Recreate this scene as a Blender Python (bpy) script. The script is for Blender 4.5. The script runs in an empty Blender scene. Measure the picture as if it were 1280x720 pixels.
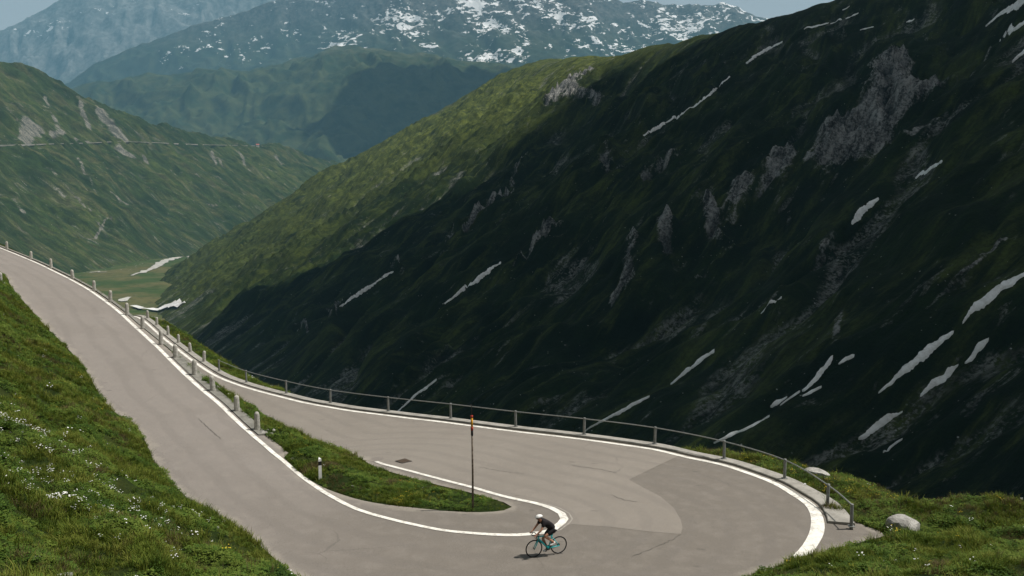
import bpy, bmesh, math, random
import numpy as np
from mathutils import Vector, Matrix
from mathutils.geometry import delaunay_2d_cdt

# ------------------------------------------------------------------ camera, sky, sun, exposure
scene = bpy.context.scene
CAM_Z, PITCH, LENS = 14.5, math.radians(7.46), 35.0
cam_data = bpy.data.cameras.new('camera')
cam_data.lens = LENS
cam_data.sensor_width = 36.0
cam_data.clip_start = 0.5
cam_data.clip_end = 60000.0
camera = bpy.data.objects.new('camera', cam_data)
camera.location = (0, 0, CAM_Z)
camera.rotation_euler = (math.pi / 2 - PITCH, 0, 0)
scene.collection.objects.link(camera)
scene.camera = camera

SUN_AZ, SUN_EL = math.radians(8.0), math.radians(62.0)      # azimuth counted from +X towards +Y
world = bpy.data.worlds.new('World')
scene.world = world
world.use_nodes = True
wn = world.node_tree
bg = wn.nodes['Background']
sky = wn.nodes.new('ShaderNodeTexSky')
sky.sky_type = 'NISHITA'
sky.sun_disc = False
sky.sun_elevation = SUN_EL
sky.sun_rotation = math.pi / 2 - SUN_AZ
sky.altitude = 2300
sky.air_density = 1.0
sky.dust_density = 4.0
sky.ozone_density = 1.0
pale = wn.nodes.new('ShaderNodeHueSaturation')            # thin high cloud pales the whole sky evenly
pale.inputs['Saturation'].default_value = 0.06
wn.links.new(sky.outputs['Color'], pale.inputs['Color'])
wn.links.new(pale.outputs['Color'], bg.inputs['Color'])
bg.inputs['Strength'].default_value = 0.085

sun_data = bpy.data.lights.new('sun', 'SUN')
sun_data.energy = 5.0
sun_data.angle = math.radians(0.53)
sun_data.color = (1.0, 0.955, 0.89)
sun = bpy.data.objects.new('sun', sun_data)
SUN = Vector((math.cos(SUN_EL) * math.cos(SUN_AZ), math.cos(SUN_EL) * math.sin(SUN_AZ), math.sin(SUN_EL)))
sun.rotation_euler = SUN.to_track_quat('Z', 'Y').to_euler()
sun.location = (60, 0, 80)
scene.collection.objects.link(sun)

scene.view_settings.view_transform = 'Standard'
scene.view_settings.look = 'None'
scene.view_settings.exposure = 0.15
scene.view_settings.gamma = 1.0
scene.view_settings.use_curve_mapping = False
scene.render.engine = 'CYCLES'
scene.cycles.use_denoising = True
scene.cycles.max_bounces = 6
scene.cycles.diffuse_bounces = 2
scene.cycles.volume_bounces = 0
scene.cycles.transparent_max_bounces = 8
random.seed(4)
# ------------------------------------------------------------------ noise and height functions
def perlin(x, y, seed=0):
    x = np.asarray(x, float); y = np.asarray(y, float)
    xi = np.floor(x).astype(np.int64); yi = np.floor(y).astype(np.int64)
    fx = x - xi; fy = y - yi
    def grad(ix, iy, dx, dy):
        h = (ix * 374761393 + iy * 668265263 + seed * 982451653) & 0xffffffff
        h = ((h ^ (h >> 13)) * 1274126177) & 0xffffffff
        h = (h ^ (h >> 16)) & 0xffff
        a = h * (2 * np.pi / 65536.0)
        return np.cos(a) * dx + np.sin(a) * dy
    u = fx * fx * fx * (fx * (fx * 6 - 15) + 10)
    v = fy * fy * fy * (fy * (fy * 6 - 15) + 10)
    a = grad(xi, yi, fx, fy); b = grad(xi + 1, yi, fx - 1, fy)
    c = grad(xi, yi + 1, fx, fy - 1); d = grad(xi + 1, yi + 1, fx - 1, fy - 1)
    return ((a + (b - a) * u) * (1 - v) + (c + (d - c) * u) * v) * 1.5

def fbm(x, y, octaves=4, seed=0, gain=0.5):
    t = 0; amp = 1.0
    for o in range(octaves):
        t = t + amp * perlin(x * 2 ** o, y * 2 ** o, seed + o * 7); amp *= gain
    return t

def ridged(x, y, octaves=4, seed=0, gain=0.5):
    t = 0; amp = 1.0
    for o in range(octaves):
        t = t + amp * (1 - 2 * np.abs(perlin(x * 2 ** o, y * 2 ** o, seed + o * 7))); amp *= gain
    return t

def sstep(a, b, x):
    t = np.clip((np.asarray(x, float) - a) / (b - a), 0, 1)
    return t * t * (3 - 2 * t)

def smin(a, b, k):
    h = np.clip(0.5 + 0.5 * (b - a) / k, 0, 1)
    return b + (a - b) * h - k * h * (1 - h)

# the dark slope across the valley, in (s, d): s runs down the valley, d climbs away from its axis
AX0, AXD = (120.0, 300.0), (-0.415, 0.9098)
AXU = (0.9098, 0.415)
def to_sd(x, y):
    dx = x - AX0[0]; dy = y - AX0[1]
    return dx * AXD[0] + dy * AXD[1], dx * AXU[0] + dy * AXU[1]
def from_sd(s, d):
    return AX0[0] + s * AXD[0] + d * AXU[0], AX0[1] + s * AXD[1] + d * AXU[1]
def capsules(s, d, caps):
    m = np.zeros(np.broadcast(s, d).shape)
    for (s0, d0, s1, d1, r0, r1, w) in caps:
        vs, vd = s1 - s0, d1 - d0
        t = np.clip(((s - s0) * vs + (d - d0) * vd) / (vs * vs + vd * vd + 1e-9), 0, 1)
        dist = np.hypot(s - s0 - t * vs, d - d0 - t * vd)
        m = np.maximum(m, w * (1 - np.clip(dist / (r0 + (r1 - r0) * t), 0, 1.0)))
    return m
def fall(s, d):
    k = np.clip(0.0005 * s, -0.1, 0.6)
    return s - k * d
def gully_field(g, d):
    return ridged(g / 120.0 + 0.35 * fbm(g / 130., d / 160., 2, 8), d / 520.0, 3, 11) - 0.85
def right_slope(s, d):
    zc = -180 - 0.073 * s
    dr = np.interp(s, [-800, 0, 1180, 2050, 2950, 3250, 4500], [1040, 985, 955, 1075, 1330, 1400, 1420])
    sc = np.interp(d, [-200, 200, 362, 668, 1218, 1380, 2200], [3400, 3420, 3460, 3530, 3280, 2990, 2900])
    plane = zc + 0.57 * d + 14 * np.exp(-(d / 160.0) ** 2)
    g = fall(s, d)
    crest = zc + 0.57 * dr - 0.12 * (d - dr)
    endz = plane - 0.62 * (s - sc)
    z = smin(smin(plane, crest, 60.0), endz, 70.0)
    far = sstep(-200, 900, s)
    n = (10 + 16 * far) * fbm(g / 330.0, d / 1100.0, 3, 3)
    n = n - (8 + 17 * far) * gully_field(g, d)
    n = n - (2.4 + 3.8 * far) * (ridged(g / 36.0, d / 120.0, 3, 23) - 0.85) + (1.6 + 2.4 * far) * fbm(g / 22.0, d / 44.0, 3, 21)
    # deep ravine that separates the near rib from the slope behind it
    for (g0, dep, wl, wr, da, db) in RAVINES:
        q = g - g0 - 18 * fbm(d / 140.0, d * 0 + g0, 2, 5)
        w = np.where(q > 0, wl, wr)
        n = n - dep * np.exp(-(q / w) ** 2) * sstep(da - 80, da + 60, d) * (1 - sstep(db - 60, db + 120, d))
    calm = 1 - 0.80 * np.maximum(sstep(-260, -20, d - dr), sstep(-330, -60, s - sc))
    return z + n * sstep(-60, 90, d) * calm
RAVINES = [(385, 62, 100, 40, 170, 900), (1020, 34, 130, 55, 280, 980), (1900, 40, 170, 60, 350, 1250),
           (110, 12, 40, 25, 90, 700), (640, 14, 60, 40, 150, 900), (-90, 12, 40, 30, 90, 700)]
def right_xy(x, y):
    s, d = to_sd(x, y)
    return right_slope(s, d)

# the hillside with the long road down the valley on the other side
LX0, LXD, LXU = (-1432.0, 3300.0), (0.2463, 0.9692), (-0.9692, 0.2463)
def to_left(x, y):
    dx = x - LX0[0]; dy = y - LX0[1]
    return dx * LXD[0] + dy * LXD[1], dx * LXU[0] + dy * LXU[1]
def from_left(s, d):
    return LX0[0] + s * LXD[0] + d * LXU[0], LX0[1] + s * LXD[1] + d * LXU[1]
def left_slope(s, d):
    zc = -339 - 0.035 * s
    dr = np.interp(s, [-1500, 0, 992, 1279, 1648, 2335, 3339, 3900], [2500, 1900, 1215, 1010, 830, 752, 665, 560])
    plane = zc + 0.7 * d
    crest = zc + 0.7 * dr - 0.25 * (d - dr)
    z = smin(plane, crest, 40.0)
    z = z - 0.5 * np.maximum(0, s - 3500)
    g = s + 0.25 * d
    n = 26 * fbm(g / 420.0, d / 900.0, 3, 31) - 26 * (ridged(g / 150.0 + 0.25 * fbm(g / 150., d / 200., 2, 9), d / 620.0, 4, 41) - 1.05)
    n = n - 13 * (ridged(g / 60.0, d / 300.0, 3, 53) - 1.0) * sstep(60, 300, d) + 6 * fbm(g / 30.0, d / 60.0, 3, 51)
    return z + n * sstep(-40, 160, d)
def left_xy(x, y):
    s, d = to_left(x, y)
    return left_slope(s, d)

def valley_floor(x, y):
    z = np.interp(y, [-200, 300, 1200, 2400, 3600, 6000, 9000], [-160, -186, -270, -352, -358, -420, -520])
    return z + 3.5 * fbm(x / 90.0, y / 90.0, 3, 61) + 7 * fbm(x / 300., y / 400., 2, 66)
# ------------------------------------------------------------------ surveyed positions in metres
INNER_LINE = [(-75.35, 133.83, 4.9), (-65.47, 122.25, 4.45), (-59.43, 115.19, 4.1), (-51.81, 106.4, 3.6), (-46.0, 99.28, 3.2), (-40.09, 91.64, 2.8), (-35.63, 85.25, 2.5), (-31.6, 79.3, 2.1), (-27.67, 73.0, 1.7), (-24.32, 67.65, 1.35), (-21.25, 62.5, 1.05), (-18.71, 58.43, 0.8), (-16.56, 55.13, 0.6), (-14.47, 51.57, 0.45), (-12.66, 48.61, 0.35), (-10.78, 45.61, 0.25), (-9.35, 43.27, 0.2), (-7.77, 41.07, 0.15), (-6.37, 39.54, 0.1), (-5.18, 38.73, 0.06), (-4.04, 38.07, 0.04), (-2.92, 37.52, 0.02), (-1.87, 37.24, 0), (-0.31, 37.04, -0.02), (0.69, 37.2, -0.05), (1.58, 37.7, -0.08), (2.0, 38.58, -0.12), (2.14, 39.09, -0.14), (2.06, 39.81, -0.17), (1.69, 40.51, -0.2), (0.96, 41.24, -0.23), (0.0, 41.96, -0.27), (-1.71, 43.72, -0.4), (-3.52, 45.54, -0.55), (-4.95, 46.94, -0.65), (-5.97, 47.92, -0.72), (-6.9, 48.97, -0.8)]
OUTER_LINE = [(8.79, 32.55, -0.15), (9.58, 33.66, -0.2), (10.46, 35.16, -0.3), (11.5, 36.86, -0.4), (12.32, 38.61, -0.5), (12.9, 40.5, -0.6), (13.14, 42.35, -0.7), (12.9, 43.75, -0.75), (12.48, 45.47, -0.8), (11.69, 47.06, -0.85), (10.6, 48.75, -0.9), (9.1, 50.13, -0.95), (7.7, 51.64, -1), (6.11, 52.72, -1.05), (4.45, 53.75, -1.1), (2.72, 54.79, -1.17), (0.33, 56.25, -1.3), (-2.25, 58.01, -1.45), (-4.58, 59.66, -1.6), (-6.0, 60.6, -1.7), (-8.19, 62.14, -1.85), (-10.53, 63.93, -2.05), (-12.42, 65.58, -2.2), (-14.42, 67.39, -2.35), (-16.68, 69.96, -2.55), (-18.74, 72.4, -2.75), (-21.06, 75.45, -3.0), (-24.4, 80.44, -3.35), (-28.73, 88.22, -3.75), (-32.0, 94.36, -4.0), (-37.79, 105.31, -4.4), (-45.16, 119.35, -4.85)]
BANK_EDGE = [(-54.83, 99.21, 4.9), (-49.44, 93.41, 4.4), (-44.93, 87.85, 4.0), (-41.84, 82.73, 3.6), (-34.34, 72.43, 2.1), (-28.09, 63.55, 1.3), (-23.03, 55.1, 0.7), (-19.25, 50.02, 0.45), (-16.64, 45.08, 0.3), (-13.27, 40.07, 0.15), (-10.89, 37.74, 0.1), (-7.76, 33.4, 0)]
ISLAND_UP = [(-10.94, 46.33, 0.3), (-8.93, 42.94, 0.2), (-7.22, 41.27, 0.15), (-5.74, 40.46, 0.1), (-4.01, 40.06, 0.05), (-2.66, 39.82, 0), (-1.33, 39.81, -0.1), (-0.34, 40.14, -0.15), (0.0, 40.66, -0.2), (-0.35, 41.39, -0.25)]
PAVED_TIP = [(14.98, 38.9, -0.58), (14.96, 38.31, -0.55), (14.09, 37.76, -0.5), (12.24, 36.46, -0.4), (10.35, 35.16, -0.3), (8.5, 33.66, -0.2), (5.86, 31.51, -0.1), (1.48, 29.05, 0), (-3.04, 29.86, 0), (-5.87, 31.6, 0)]
ISLAND_LOW = [(-1.42, 42.63, -0.36), (-3.44, 44.46, -0.5), (-4.84, 45.81, -0.6), (-6.76, 47.92, -0.8), (-8.98, 51.64, -1.15), (-11.3, 54.64, -1.5), (-21.07, 66.17, -2.55), (-23.27, 68.78, -2.75), (-25.8, 72.11, -3.0), (-29.37, 77.45, -3.35), (-33.82, 85.44, -3.75), (-37.12, 91.64, -4.0), (-42.92, 102.61, -4.4), (-50.3, 116.65, -4.85)]
UPPER_BOLLARDS = [(-58.36, 114.16, 4.1), (-52.04, 107.25, 3.6), (-47.08, 101.46, 3.2), (-42.27, 95.11, 2.9), (-37.53, 88.66, 2.6), (-34.0, 83.74, 2.3), (-30.72, 78.7, 2.0), (-27.79, 73.99, 1.65), (-24.95, 69.12, 1.35), (-22.64, 65.59, 1.15), (-20.1, 61.29, 0.95), (-17.9, 57.94, 0.72), (-15.54, 53.9, 0.5), (-13.49, 50.57, 0.38)]
LOWER_BOLLARDS = [(-44.62, 118.15, -4.85), (-40.91, 111.86, -4.65), (-37.02, 104.83, -4.4), (-33.92, 99.16, -4.2), (-30.89, 93.32, -3.95), (-27.94, 87.51, -3.75)]
RAIL_POSTS = [(-25.06, 82.21, -3.4), (-21.06, 76.13, -3.0), (-16.74, 70.44, -2.55), (-12.59, 66.34, -2.2), (-8.25, 62.57, -1.83), (-4.01, 59.66, -1.55), (0.05, 56.93, -1.3), (4.02, 54.71, -1.1), (7.79, 52.56, -0.98), (10.83, 49.46, -0.87), (13.05, 46.03, -0.75), (13.81, 42.0, -0.65), (13.87, 39.09, -0.55)]
SNOW_POLE_AT = (-1.64, 40.02, 0.1)
MARKER_AT = (-8.61, 43.15, 0.35)
BANK_BOLLARD_AT = (-42.7, 82.51, 4.1)
DRAIN_AT = (-5.64, 48.54, -0.75)
BOULDER_AT = (15.9, 38.7, -0.3)
SLAB_AT = (15.1, 47.83, -1.1)
BIKE_REAR = (1.73, 35.29, -0.03)
BIKE_FRONT = (0.81, 34.93, -0.02)
PALE_PATCH = [(5.52, 45.46, -0.72), (6.0, 44.23, -0.65), (6.61, 42.84, -0.58), (6.95, 41.19, -0.5), (6.98, 39.56, -0.42), (6.89, 38.65, -0.38), (6.69, 37.83, -0.33), (5.41, 37.97, -0.3), (4.01, 38.32, -0.27), (2.41, 38.49, -0.2)]
CRACKS = [[(-16.87, 52.21, 0.85), (-16.31, 51.25, 0.8), (-15.7, 50.32, 0.75), (-15.23, 49.58, 0.7), (-14.69, 48.72, 0.65)], [(6.69, 37.83, -0.33), (6.15, 37.04, -0.28), (5.3, 36.1, -0.22), (4.44, 35.24, -0.18)], [(5.04, 46.63, -0.75), (4.13, 47.35, -0.78), (2.98, 47.92, -0.8)], [(4.46, 42.86, -0.55), (4.91, 42.09, -0.5), (5.42, 41.89, -0.5)], [(-1.58, 47.54, -0.72), (-0.58, 46.72, -0.7), (0.57, 46.12, -0.7)], [(-8.79, 50.48, -0.97), (-7.86, 50.44, -1.0)]]
SNOW_STREAKS = {0: [(987.6, 666.3, 2.37), (985.5, 656.8, 3.08), (1005.8, 663.7, 3.85), (992.0, 645.7, 4.52), (956.3, 612.1, 4.8), (955.8, 603.9, 5.11), (954.7, 595.4, 5.41), (960.1, 591.3, 5.7), (968.0, 588.0, 5.72), (968.9, 579.7, 5.71), (977.4, 576.7, 5.74), (1005.0, 586.2, 5.83), (1004.3, 576.7, 5.47), (1007.5, 569.7, 5.13), (1003.6, 558.1, 4.76), (999.6, 546.6, 4.04), (994.0, 534.1, 3.15), (984.5, 519.3, 2.27)], 1: [(1052.4, 813.3, 2.56), (1071.0, 816.1, 5.49), (1093.3, 821.5, 8.5), (1086.4, 804.0, 9.62), (1074.1, 782.8, 10.15), (1045.7, 750.2, 6.76), (1025.5, 724.7, 2.46)], 2: [(961.8, 823.9, 2.44), (966.8, 812.8, 4.02), (973.4, 803.1, 4.12), (979.5, 792.9, 2.44)], 3: [(932.0, 820.9, 2.39), (951.3, 828.2, 3.48), (956.7, 822.5, 1.58)], 4: [(911.0, 832.5, 1.54), (924.3, 833.1, 4.37), (929.6, 826.2, 2.39)], 5: [(839.1, 792.9, 2.24), (843.9, 785.5, 3.3), (856.1, 785.1, 1.47)], 6: [(783.0, 808.6, 1.41), (785.5, 804.6, 2.83), (792.6, 804.6, 1.42)], 7: [(955.4, 856.6, 1.59), (959.4, 854.0, 3.59), (966.7, 853.4, 1.6)], 8: [(492.6, 663.4, 11.51), (563.0, 743.7, 12.07), (577.1, 753.2, 11.7), (585.4, 755.3, 11.23), (595.1, 758.8, 10.71), (603.6, 760.5, 10.14), (612.5, 762.6, 9.57), (617.5, 761.1, 7.33), (621.4, 758.8, 4.62), (622.1, 752.6, 1.89)], 9: [(443.1, 605.5, 7.67), (462.9, 622.8, 7.54), (465.5, 618.6, 7.21), (470.4, 617.1, 6.3), (479.9, 621.2, 5.06), (512.2, 653.0, 3.52), (563.4, 707.1, 1.78)], 10: [(402.4, 556.4, 11.53), (405.7, 554.0, 10.03), (408.5, 550.9, 8.29), (408.9, 545.2, 4.86), (408.0, 537.9, 1.44)], 11: [(322.1, 365.6, 1.8), (333.7, 371.3, 4.46), (340.4, 372.1, 4.93), (350.5, 376.4, 3.55), (352.1, 371.5, 1.24)], 12: [(345.5, 328.4, 1.81), (343.4, 320.5, 4.32), (342.2, 313.8, 5.63), (340.9, 307.4, 5.29), (339.8, 302.0, 3.22), (338.7, 296.5, 1.18)], 13: [(152.2, 254.7, 4.37), (151.6, 249.7, 4.86), (151.1, 244.7, 5.35), (151.4, 240.8, 5.84), (152.1, 237.7, 6.23), (152.4, 234.1, 6.53), (152.6, 230.5, 6.82), (152.8, 226.9, 7.12), (153.0, 223.4, 7.14), (153.2, 219.9, 6.85), (153.8, 216.9, 6.56), (154.0, 213.5, 5.82), (154.0, 210.4, 4.28), (154.0, 207.3, 2.74), (153.4, 203.8, 1.39), (152.6, 200.9, 0.55)], 14: [(152.1, 194.2, 1.67), (152.8, 191.3, 3.26), (153.4, 188.3, 4.64), (153.5, 185.0, 5.01), (153.6, 181.8, 5.38), (154.1, 179.0, 5.75), (153.7, 175.3, 5.77), (153.7, 172.2, 5.75), (153.2, 168.5, 5.73), (153.2, 165.4, 5.72), (153.2, 162.3, 5.35), (153.2, 159.3, 4.77), (153.1, 156.3, 4.18), (153.1, 153.2, 3.58), (153.5, 150.8, 2.65), (153.5, 147.8, 1.72), (153.9, 145.3, 0.8)], 15: [(137.5, 203.1, 1.64), (138.3, 199.7, 3.41), (138.5, 196.0, 3.79), (138.2, 192.0, 3.32), (138.6, 188.0, 0.81)], 16: [(140.0, 185.1, 1.22), (140.1, 181.7, 3.11), (140.2, 178.4, 4.43), (140.2, 175.2, 4.42), (140.2, 172.1, 4.41), (140.3, 168.9, 4.28), (140.2, 165.9, 3.11), (139.8, 162.3, 1.95), (139.7, 159.2, 0.79)], 17: [(140.4, 148.5, 1.18), (142.1, 146.3, 2.47), (142.4, 142.6, 3.75), (142.5, 139.2, 4.05), (142.6, 135.8, 4.19), (142.7, 132.5, 3.94), (142.8, 129.2, 2.88), (142.4, 125.4, 1.82), (142.5, 122.1, 0.77)], 18: [(123.8, 131.9, 0.75), (124.2, 128.1, 1.23), (123.0, 122.9, 1.26), (117.4, 113.4, 0.73)], 19: [(180.6, 153.6, 1.27), (181.3, 148.9, 2.39), (181.6, 143.6, 0.84)], 20: [(184.9, 142.6, 1.27), (184.3, 139.3, 2.22), (183.6, 136.1, 3.06), (183.4, 133.3, 3.58), (182.8, 130.0, 3.45), (182.7, 127.2, 2.94), (182.2, 123.5, 2.3), (181.8, 119.9, 1.66)], 21: [(175.6, 127.2, 1.24), (177.2, 122.2, 2.44), (177.2, 116.0, 0.82)], 22: [(182.8, 119.2, 1.24), (183.3, 115.1, 1.48), (184.2, 111.5, 1.57), (184.0, 107.2, 1.23)], 23: [(187.1, 114.4, 0.83), (188.4, 110.0, 2.41), (188.2, 104.3, 0.83)], 24: [(175.9, 93.9, 1.2), (178.1, 92.3, 2.24), (179.7, 90.2, 3.27), (178.3, 85.5, 3.6), (178.5, 82.1, 3.59), (179.6, 79.5, 3.59), (182.9, 78.5, 3.22), (183.1, 75.0, 2.64), (183.8, 72.0, 2.06), (185.5, 69.9, 1.44), (187.7, 68.1, 0.8)], 25: [(299.2, 148.6, 2.55), (300.1, 145.0, 3.9), (301.5, 141.8, 5.09), (301.9, 137.9, 5.08), (302.8, 134.4, 5.07), (303.7, 130.9, 4.83), (303.5, 126.6, 3.55), (303.4, 122.3, 2.27), (302.6, 117.7, 1.0)], 26: [(289.8, 194.0, 1.04), (290.6, 189.0, 1.87), (292.5, 185.0, 1.39), (293.7, 180.6, 0.67)], 27: [(288.9, 93.4, 1.45), (288.6, 89.3, 1.89), (287.8, 85.0, 2.32), (286.9, 80.6, 2.75), (286.6, 76.6, 2.76), (286.9, 72.9, 2.62), (286.6, 68.9, 2.49), (286.8, 65.2, 2.35), (287.6, 61.9, 2.23), (288.4, 58.6, 2.11), (289.2, 55.3, 1.99), (291.1, 52.7, 1.83), (293.5, 50.6, 1.39), (294.7, 47.9, 0.95)], 28: [(607.1, 70.3, 1.42), (606.0, 65.1, 2.6), (604.8, 59.9, 3.52), (602.5, 54.0, 3.5), (601.4, 48.6, 3.48), (599.5, 43.5, 3.08), (598.2, 38.7, 2.67), (596.2, 33.7, 2.25), (593.7, 28.3, 1.58), (592.5, 23.1, 0.89)], 29: [(819.0, 227.5, 2.75), (806.6, 215.8, 3.06), (801.9, 207.6, 3.39), (798.3, 200.0, 3.69), (796.9, 193.6, 3.94), (795.6, 187.3, 4.19), (797.2, 182.2, 4.42), (812.7, 182.4, 4.48), (810.8, 175.7, 4.46), (808.9, 169.0, 4.3), (809.9, 163.6, 3.45), (809.7, 157.8, 2.61), (808.9, 151.7, 1.77)], 30: [(977.4, 149.3, 2.01), (975.3, 141.5, 2.31), (971.9, 133.4, 2.6), (968.5, 125.3, 2.89), (963.1, 116.9, 2.95), (956.4, 108.2, 2.93), (949.7, 99.7, 2.91), (943.5, 91.4, 2.88), (938.0, 83.4, 2.65), (934.3, 75.9, 2.39), (924.2, 66.9, 2.12), (933.2, 62.8, 1.89)]}
ROCK_RIGHT = [(665.7, 661.7, 592.4, 568.9, 35.6, 58.3, 1), (586.8, 618.5, 571.7, 528.8, 52.6, 50.1, 1), (614.9, 546.1, 572.9, 478.0, 39.3, 36.9, 0.9), (571.8, 555.1, 574.6, 489.8, 57.0, 37.1, 1), (623.3, 468.6, 583.2, 416.6, 32.0, 26.6, 0.9), (612.7, 409.4, 574.0, 366.7, 27.2, 29.4, 0.8), (604.8, 359.9, 556.5, 340.0, 21.7, 20.6, 0.8), (615.1, 278.2, 555.6, 230.0, 16.5, 21.7, 1), (614.8, 314.7, 577.0, 294.9, 19.1, 16.0, 0.9), (814.7, 443.8, 811.7, 419.3, 38.4, 29.2, 0.8), (985.3, 456.8, 894.7, 411.5, 20.0, 21.7, 0.7), (1901.8, 934.6, 1803.6, 789.4, 58.3, 65.6, 0.95), (1799.0, 827.3, 1610.7, 794.1, 49.5, 35.4, 0.8), (1526.9, 598.5, 1033.3, 244.4, 32.7, 12.9, 0.55), (814.8, 291.1, 803.6, 259.9, 14.0, 8.2, 1), (814.2, 306.6, 794.3, 230.4, 11.3, 4.0, 0.7), (1154.7, 394.8, 1028.5, 265.8, 12.8, 8.1, 0.8), (342.3, 285.5, 291.3, 184.4, 12.3, 4.6, 0.7), (304.8, 266.8, 188.1, 144.8, 11.6, 6.4, 0.6), (294.1, 212.5, 264.5, 104.9, 7.9, 3.5, 0.5), (398.4, 479.8, 400.3, 407.2, 14.5, 10.0, 0.7), (565.4, 698.1, 402.4, 470.9, 16.0, 10.4, 0.6), (393.8, 461.7, 372.8, 397.4, 26.6, 21.3, 0.5), (182.8, 265.3, 178.9, 224.2, 2.8, 2.7, 0.9), (140.9, 192.5, 139.1, 148.2, 7.3, 7.1, 0.55), (142.7, 146.6, 114.6, 89.9, 5.9, 7.5, 0.5), (266.5, 287.1, 305.0, 263.3, 12.8, 8.3, 0.45), (548.5, 380.7, 533.3, 297.4, 9.2, 6.6, 0.6), (689.9, 112.8, 642.5, 39.3, 7.0, 4.3, 0.7), (572.4, 332.9, 534.5, 280.8, 6.9, 6.5, 0.4), (915.4, 58.2, 1139.9, 58.7, 5.6, 4.9, 0.8), (977.7, 158.0, 1140.1, 115.9, 6.1, 5.0, 0.8), (486.9, 170.7, 408.7, 54.5, 4.9, 4.2, 0.5), (966.6, 594.3, 692.7, 148.5, 15.5, 10.8, 0.25)]
ROCK_LEFT = [(672.5, 721.5, 502.7, 622.4, 69.4, 36.1, 1), (748.0, 690.0, 951.3, 672.1, 28.8, 20.1, 0.9), (1203.8, 790.4, 1183.5, 676.6, 39.1, 56.4, 1), (1167.8, 867.3, 1064.0, 745.1, 24.8, 31.0, 0.8), (1037.7, 952.5, 811.4, 680.7, 27.7, 26.0, 0.6), (1090.2, 613.1, 1089.9, 553.4, 48.2, 34.3, 0.9), (338.0, 488.4, 326.6, 314.6, 28.6, 22.6, 0.6), (409.7, 442.9, 312.1, 141.7, 17.4, 13.9, 0.6), (705.2, 546.4, 545.8, 341.4, 15.7, 14.9, 0.6), (1148.9, 532.8, 1126.6, 498.9, 17.3, 13.8, 1), (1892.0, 632.8, 1766.7, 537.6, 16.2, 15.7, 1), (2207.3, 647.5, 1961.5, 455.9, 21.4, 16.2, 1), (1857.5, 567.4, 1789.3, 506.0, 12.0, 11.8, 0.9), (2650.3, 658.3, 2572.8, 583.1, 18.4, 13.6, 0.9), (650.4, 345.7, 676.5, 293.4, 18.4, 12.3, 0.8), (65.9, 364.5, -10.0, 207.5, 26.4, 20.4, 0.6), (1298.2, 508.5, 1021.5, 220.0, 14.3, 13.3, 0.5), (1210.3, 255.6, 1397.0, 80.2, 13.9, 10.7, 0.8), (1300.9, 429.8, 1280.8, 297.5, 10.7, 10.6, 0.6), (207.3, 131.2, 409.3, 175.5, 8.1, 5.7, 0.9), (2110.7, 500.2, 2286.9, 352.3, 12.5, 12.8, 0.8)]
VALLEY_ROAD = [(-1934.4, 3629.0, 56.2), (-1938.1, 3702.5, 58.2), (-1928.5, 3752.7, 59.9), (-1910.7, 3788.5, 61.4), (-1890.2, 3820.4, 62.7), (-1891.2, 3897.7, 64.6), (-1896.3, 3986.7, 66.7), (-1886.6, 4047.6, 68.4), (-1883.2, 4125.0, 70.5), (-1874.4, 4193.6, 72.4), (-1854.7, 4240.0, 74.0), (-1847.2, 4317.4, 76.1), (-1839.9, 4398.6, 78.3), (-1815.3, 4441.1, 80.9), (-1804.8, 4521.4, 84.9), (-1770.5, 4544.6, 88.1), (-1757.7, 4624.8, 87.6), (-1724.1, 4652.8, 86.3), (-1725.8, 4780.5, 86.4), (-1704.8, 4850.1, 85.6), (-1691.3, 4945.8, 85.1), (-1683.4, 5063.7, 84.8), (-1667.0, 5162.4, 84.2), (-1637.8, 5226.2, 83.0), (-1631.8, 5370.2, 82.8), (-1595.4, 5420.5, 82.2), (-1578.6, 5543.3, 82.6), (-1560.6, 5669.9, 83.0), (-1512.7, 5693.1, 82.1), (-1570.1, 6129.2, 86.1), (-1513.1, 6135.0, 84.9), (-1451.5, 6121.5, 79.0)]
HUT_AT = (-1547.4, 6115.7, 79.9)
STREAM = [[(-936.9, 3073.7, -268.0), (-966.4, 3056.1, -276.3), (-1279.9, 3916.0, -370.8), (-1285.4, 3809.6, -366.5), (-1263.6, 3596.7, -359.8), (-1200.0, 3344.5, -349.8), (-1197.3, 3276.3, -353.1)], [(-1249.3, 3483.0, -356.4), (-1199.9, 3313.5, -351.8), (-1197.2, 3203.9, -355.4), (-1199.3, 3120.2, -355.9)], [(-1321.6, 3203.9, -355.4), (-1359.5, 3245.3, -357.5), (-1372.2, 3213.2, -356.4)], [(-1004.9, 2596.2, -351.0), (-996.5, 2531.1, -348.0), (-994.3, 2499.1, -349.6)]]
STREAM_W = [[3, 4, 5, 7, 9, 6, 4], [3, 4, 4, 2], [2, 3, 2], [3, 4, 2]]
FLOOR_SNOW = [[(-917.4, 2417.4, -353.6), (-852.5, 2330.6, -344.2), (-814.9, 2316.2, -336.2), (-756.0, 2226.2, -319.0), (-731.4, 2191.1, -310.1)], [(-937.8, 2435.0, -352.2), (-907.7, 2407.1, -354.0)]]
CLOUD_EDGE = [(1666, 2257), (1579, 2546), (1516, 2476), (1483, 2423), (1438, 2205), (1399, 2132), (1321, 2000), (1231, 2066), (1135, 1951), (949, 2251)]
WHITE_SPOTS = [(-15.5, 32.0, 3.2), (-17.5, 34.5, 2.6), (-13.0, 29.5, 2.4)]
BANK_STONES = [(-9.2, 19.5, 0.22), (-10.2, 20.4, 0.14)]
BANK_STONE_LABELS = ['pale stone half buried low on the grassy bank', 'small stone in bare earth on the grassy bank']
HAZE = 3.3e-5
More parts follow.
